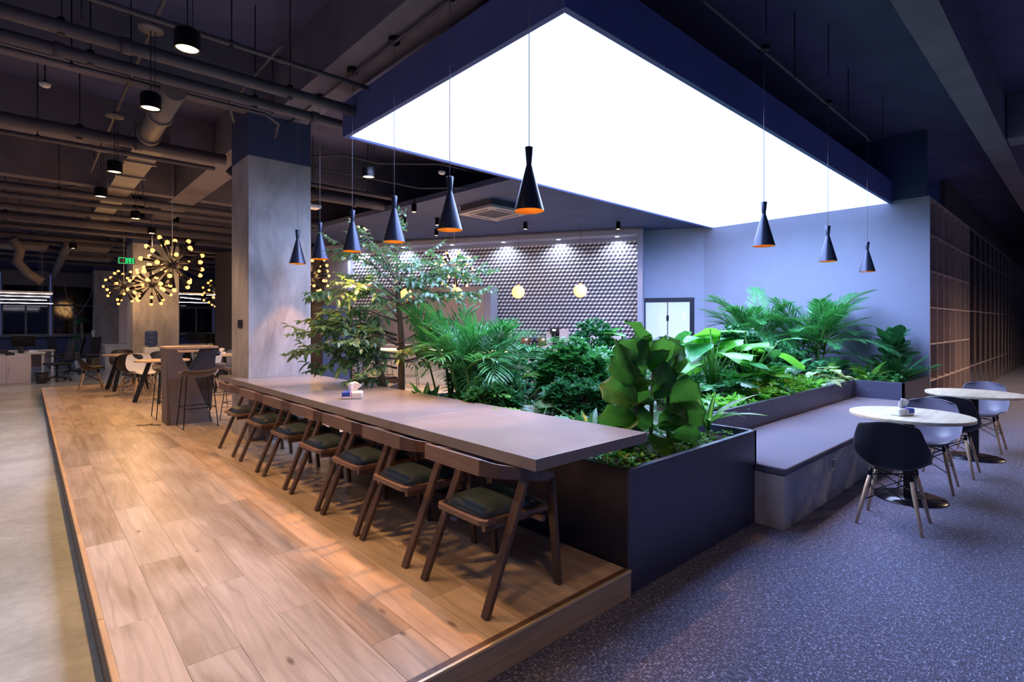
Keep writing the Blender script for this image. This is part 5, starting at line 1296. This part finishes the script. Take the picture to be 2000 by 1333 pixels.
def stalked(name, label, x, y, spec, meshes, seed, tilt=(-.5, .3)):
    t = thing(name, label, 'plant', (x, y, SZ)); rg = random.Random(seed)
    for k, (az, reach, h, s_) in enumerate(spec):
        tip = Vector((math.cos(az) * reach, math.sin(az) * reach, h))
        m = MB(); m.tube([(.03 * math.cos(az), .03 * math.sin(az), 0), (tip.x * .4, tip.y * .4, h * .65), tip], [.008, .006, .005], 6); s = m.build('stalk', 'stem_green', t)
        inst('leaf', meshes[(k + seed) % len(meshes)], s, M=frame(tip, polar(az + rg.uniform(-.4, .4), rg.uniform(*tilt)), s=s_))
    return t
stalked('monstera', 'monstera with slotted leaves between the slim palm and the round bush', 3.25, 3.45, [(.4, .18, .42, .26), (1.3, .2, .34, .24), (2.3, .16, .44, .26), (3.3, .2, .30, .26), (4.2, .22, .22, .24), (5.1, .2, .36, .26), (5.8, .2, .26, .24), (.9, .05, .5, .26), (2.9, .28, .15, .24), (4.7, .28, .12, .24)], mm, 1)
stalked('monstera', 'lower monstera leaves spreading along the table edge', 2.98, 2.95, [(.4, .18, .22, .22), (1.6, .2, .2, .22), (2.6, .16, .24, .22), (3.6, .14, .16, .2), (4.6, .16, .2, .22), (5.5, .2, .2, .22)], mm, 2)
# round glossy bush
def bush(x, y, label, R_, H, n, mt, seed, L=(.05, .08), stems=7, name='leafy_bush', z=SZ, low=.0):
    t = thing(name, label, 'plant', (x, y, z)); rg = random.Random(seed); m = MB()
    for k in range(stems):
        a = k * 2 * PI / stems; q = Vector((math.cos(a) * R_ * .55, math.sin(a) * R_ * .55, H * rg.uniform(.6, .85)))
        b = MB(); b.tube([(0, 0, 0), q * .5 + Vector((0, 0, .05)), q], [.012, .009, .005], 6); b.build('branch', 'bark', t)
    for k in range(n):
        d = polar(rg.uniform(0, 2 * PI), math.asin(rg.uniform(-.25, 1))); r_ = rg.uniform(.62, 1.0)
        c = Vector((d.x * R_ * r_, d.y * R_ * r_, low + H * .5 + d.z * H * .5 * r_))
        a0 = rg.uniform(0, 6)
        for q in range(6):
            dd = (d * .8 + polar(a0 + q * 1.05, rg.uniform(-.1, .6)) * .9 + Vector((0, 0, .25))).normalized()
            sleaf(m, c, dd, rg.uniform(*L), rg.uniform(*L) * .48, droop=rg.uniform(0, .4))
    tag(m.build('foliage', mt, t), kind='stuff'); return t
bush(3.82, 3.32, 'round glossy dark-green bush behind the middle of the long table', .36, .74, 620, 'leaf_mid', 3, (.06, .10), name='round_bush')
bush(7.25, 3.35, 'dark small-leaved bush behind the elephant ears', .42, .85, 560, 'leaf_dark', 4, (.08, .12), name='schefflera_bush')
bush(5.2, 4.2, 'small whitish-lit bush in front of the steel door', .33, .95, 380, 'leaf_dark', 5, (.06, .09), name='small_bush')
bush(8.6, 3.3, 'low dark bush between the two tall palms', .35, .55, 300, 'leaf_dark', 6, (.08, .12), name='low_bush')
bush(4.6, 3.6, 'mid-height bush between the round bush and the elephant ears', .36, .62, 420, 'leaf_mid', 7, (.07, .11), name='mid_bush')
bush(4.4, 4.6, 'leafy bush at the rear of the bed behind the round bush', .42, .62, 360, 'leaf_dark', 8, (.08, .12), name='rear_bush')
bush(3.75, 4.55, 'dark low bush filling the bed behind the slim palms', .40, .50, 330, 'leaf_dark', 9, (.08, .12), name='low_bush')
bush(2.95, 3.5, 'dark low leafy bush hugging the long table edge', .24, .38, 170, 'leaf_dark', 10, (.07, .11), name='low_bush')
bush(3.35, 4.0, 'dark undergrowth bush at the feet of the slim palms', .32, .40, 240, 'leaf_dark', 12, (.07, .11), name='low_bush')
bush(3.5, 3.0, 'dark undergrowth bush between the monstera and the strap-leaved plants', .28, .42, 220, 'leaf_dark', 13, (.07, .11), name='low_bush')
# strappy plants
strp = [leafmesh('leaf', 'leaf_stripe', .085, SH['strap'], 5, 9, .4, b, .01, 6, s) for s, b in ((1, .15), (2, .4), (3, .65))]
L_ = [((0, 0, .03 + .01 * k), polar(k * 2.4, 1.35 - .085 * k + .1 * (k % 3)), rg.uniform(.34, .48), 0) for k in range(14)]
rosette('striped_dracaena', 'striped strap-leaved plant with yellow centres at the planter corner by the bench', 4.02, 2.08, SZ - .02, L_, strp, stems=[([(0, 0, -.02), (0, 0, .12)], .014)])
lan = [leafmesh('leaf', 'leaf_dark', .14, SH['lance'], 5, 9, .35, b, .01, 6, s) for s, b in ((1, .15), (2, .4), (3, .6))] + [leafmesh('leaf', 'leaf_mid', .14, SH['lance'], 5, 9, .35, .3, .01, 6, 9)]
for q, (x, y, n, lab) in enumerate([(3.05, 2.52, 20, 'broad strap-leaved plant between the table edge and the fiddle-leaf fig'), (2.86, 4.35, 22, 'broad-leaved green plant at the foot of the tree beside the table'), (2.95, 3.75, 14, 'low broad-leaved plant beneath the slim palms'), (3.6, 2.6, 16, 'strap-leaved plant behind the fiddle-leaf fig')]):
    L_ = [((0, 0, .02), polar(k * 2.4 + q, 1.35 - .9 * (k / n) + rg.uniform(-.1, .1)), rg.uniform(.24, .38), rg.uniform(-.3, .3)) for k in range(n)]
    rosette('aspidistra', lab, x, y, SZ - .01, L_, lan)
# pale caladium
pal = [leafmesh('leaf', 'leaf_pale', .45, SH['heart'], 7, 8, .1, b, .03, 9, s) for s, b in ((1, .25), (2, .4))]
stalked('caladium', 'pale silvery-green leaves at the planter corner behind the bench', 8.75, 2.62, [(k * .9, .08 + .05 * (k % 3), .10 + .05 * (k % 4), .17) for k in range(14)], pal, 1, (-.3, .5))
stalked('caladium', 'second clump of pale silvery leaves farther along the bench wall', 8.2, 2.60, [(k * .9, .08 + .05 * (k % 3), .08 + .05 * (k % 4), .15) for k in range(10)], pal, 2, (-.3, .5))
# zz plant: arching stems with paired glossy leaflets
t = thing('zz_plant', 'glossy zz plant with arching leaflet stems in the far planter wing', 'plant', (9.98, 2.06, SZ)); rg = random.Random(9)
for k in range(20):
    a = k * 2.4; L = rg.uniform(.42, .62); e = rg.uniform(.65, 1.35); d = polar(a, e); out_ = Vector((math.cos(a), math.sin(a), 0))
    pts = [Vector((0, 0, 0)) + out_ * .06 + d * L * f + out_ * .12 * f * f - Vector((0, 0, .10 * f * f)) for f in (0, .25, .5, .75, 1)]
    m = MB(); m.tube(pts, [.009, .008, .006, .005, .003], 6, 1)
    sd = d.cross(Vector((0, 0, 1))); sd = sd.normalized() if sd.length > .1 else Vector((1, 0, 0))
    for q in range(12):
        f = .22 + .75 * q / 11; i = min(3, int(f * 4)); p = pts[i].lerp(pts[i + 1], f * 4 - i)
        tg = (pts[i + 1] - pts[i]).normalized()
        for s_ in (-1, 1): sleaf(m, p, tg * .6 + sd * s_ * .8, .095, .048, up=sd.cross(tg) + Vector((0, 0, .3)), droop=.05)
    m.build('frond', ['leaf_lime' if k in (3, 8) else 'leaf_dark', 'stem_green'], t)
# ground cover over the soil
def cover(name, label, pts, mt, seed, L, n, h, group=None):
    rg = random.Random(seed)
    t = thing(name, label, 'plant', (pts[0][0], pts[0][1], SZ), group=group); m = MB()
    for x, y, sx, sy in pts:
        for k in range(int(n * sx * sy * 4)):
            c = Vector((x - pts[0][0] + rg.uniform(-sx, sx), y - pts[0][1] + rg.uniform(-sy, sy), rg.uniform(.0, h)))
            a0 = rg.uniform(0, 6)
            for q in range(5):
                sleaf(m, c, polar(a0 + q * 1.26, rg.uniform(.1, 1.1)), rg.uniform(*L), rg.uniform(*L) * .4, droop=rg.uniform(0, .4))
    o = m.build('foliage', mt, t); tag(o, kind='stuff'); return t
cover('ground_cover', 'bright green low foliage along the bench side of the garden wall', [(5.0, 2.60, .5, .16), (6.2, 2.60, .7, .16), (7.6, 2.58, .7, .14)], 'leaf_bright', 1, (.06, .11), 260, .13)
cover('ground_cover', 'lime feathery low foliage midway along the bench wall', [(6.9, 2.68, .6, .2), (7.7, 2.7, .4, .15)], 'leaf_lime', 2, (.05, .09), 280, .20)
cover('ground_cover', 'dark mixed foliage filling the middle of the garden', [(5.5, 3.6, 1.2, .7), (7.8, 3.5, 1.2, .7), (9.3, 3.4, .6, .6), (8.5, 4.7, 1.4, .5), (4.4, 4.4, .9, .7), (6.2, 4.7, 1.3, .5)], 'leaf_dark', 3, (.08, .14), 60, .30)
cover('ground_cover', 'low green leaves along the long table side of the garden', [(2.85, 2.95, .22, 1.0), (3.4, 2.9, .4, .8), (3.2, 4.3, .5, .7)], 'leaf_mid', 4, (.05, .09), 170, .12)
cover('ground_cover', 'mossy bright sprigs in the front corner of the planter', [(2.78, 2.0, .18, .16), (3.7, 2.0, .4, .14), (3.2, 2.05, .4, .14)], 'leaf_lime', 5, (.02, .045), 420, .06)
cover('ground_cover', 'low dark leaves in the far planter wing', [(9.9, 2.1, .7, .22)], 'leaf_mid', 6, (.05, .09), 180, .14)
cover('dry_leaves', 'brown dry leaves on the soil at the planter front corner', [(2.95, 2.15, .3, .2)], 'leaf_brown', 7, (.04, .07), 60, .04)

# ------------------------------------------------------------------ tree
t = thing('tree', 'slender oval-leaved tree at the concrete column end of the long table', 'tree', (2.90, 4.95, .60)); rg = random.Random(17)
tr = [([(-.05, .06, -.3), (-.10, .10, .25), (-.18, .13, .62), (-.12, .12, 1.0)], [.045, .038, .032, .02]),
      ([(.05, .0, -.3), (.05, .02, .35), (.06, .03, .75), (.02, .03, 1.2), (.0, .02, 1.55)], [.042, .036, .033, .028, .018])]
for pts, r_ in tr:
    m = MB(); m.tube(pts, r_, 10); m.build('trunk', 'bark', t)
def leaflet_spray(m, p, d, L, n, ls, rg):
    d = Vector(d).normalized(); sd = d.cross(Vector((0, 0, 1)))
    sd = sd.normalized() if sd.length > .1 else Vector((1, 0, 0))
    m.tube([p, p + d * L], [.003, .0015], 4, 1)
    for q in range(n):
        f = (q + .6) / n; c = p + d * L * f
        for s_ in (-1, 1):
            sleaf(m, c, d * .55 + sd * s_ * .85 + Vector((0, 0, rg.uniform(-.5, .35))), ls * rg.uniform(.85, 1.2), ls * .66, up=(rg.uniform(-.8, .8), rg.uniform(-.8, .8), 1), droop=rg.uniform(.1, .7), mi=0)
    sleaf(m, p + d * L, d, ls, ls * .6, droop=.2)
# (start height, sideways, away, end height) in the plane facing the table end
BR = [(1.5, -.40, .1, 1.92, 0), (1.45, -.62, .0, 1.80, 0), (1.5, -.25, .25, 1.75, 1), (1.45, .30, .1, 1.72, 1), (1.4, .62, .0, 1.60, 0), (1.42, .85, -.1, 1.50, 0), (1.4, .45, .3, 1.55, 1), (1.4, .2, -.4, 1.55, 1),
      (1.35, -.55, .2, 1.48, 1), (1.3, -.72, -.1, 1.28, 0), (1.3, -.40, -.3, 1.35, 1), (1.2, .55, .2, 1.28, 0), (1.25, .30, -.3, 1.25, 1), (1.25, .82, .1, 1.30, 0), (1.15, -.30, .4, 1.15, 1), (1.1, -.68, .1, 1.08, 0), (1.1, .42, .1, 1.02, 0),
      (.95, -.82, -.05, .98, 0), (.95, -.98, .05, .86, 0), (.9, -.60, -.2, .92, 1), (.9, -.75, .2, .72, 0), (.85, -.35, -.35, .80, 1), (.85, .45, -.1, .84, 0), (.8, .75, .0, .74, 0), (.75, -.55, -.1, .58, 0), (.7, -.78, .0, .50, 0), (.75, .35, -.3, .66, 1), (.65, .55, .1, .55, 0), (.6, -.3, -.25, .45, 1), (.5, -.55, -.1, .24, 1), (.75, -.95, -.1, .66, 0), (1.55, .0, .0, 1.95, 1)]
for k, (h0, sx, dy, h1, kind) in enumerate(BR):
    m = MB(); a = Vector((0, 0.03, h0 - .12)); e = RT * sx + FW * dy + Vector((0, 0, h1))
    mid = a.lerp(e, .5) + Vector((0, 0, .07)); pts = [a, mid, e]
    m.tube(pts, [.012, .007, .003], 6, 1)
    L = (e - a).length; n = max(5, int(L * 17))
    for q in range(n):
        f = .10 + .90 * (q + 1) / n
        c = a.lerp(mid, f * 2) if f < .5 else mid.lerp(e, f * 2 - 1)
        dirn = (e - a); dirn.z *= .3; dirn.normalize(); side = Vector((-dirn.y, dirn.x, 0)) * (1 if q % 2 else -1)
        leaflet_spray(m, c, dirn * rg.uniform(.3, 1) + side * rg.uniform(.4, 1) + Vector((0, 0, rg.uniform(-.7, .5))), rg.uniform(.12, .22), 3, rg.uniform(.058, .080) * (1.35 if sx < -.5 and h1 < 1.35 else 1), rg)
    leaflet_spray(m, e, (e - mid), .2, 5, .06, rg)
    m.build('branch', ['leaf_tree', 'bark'], t)
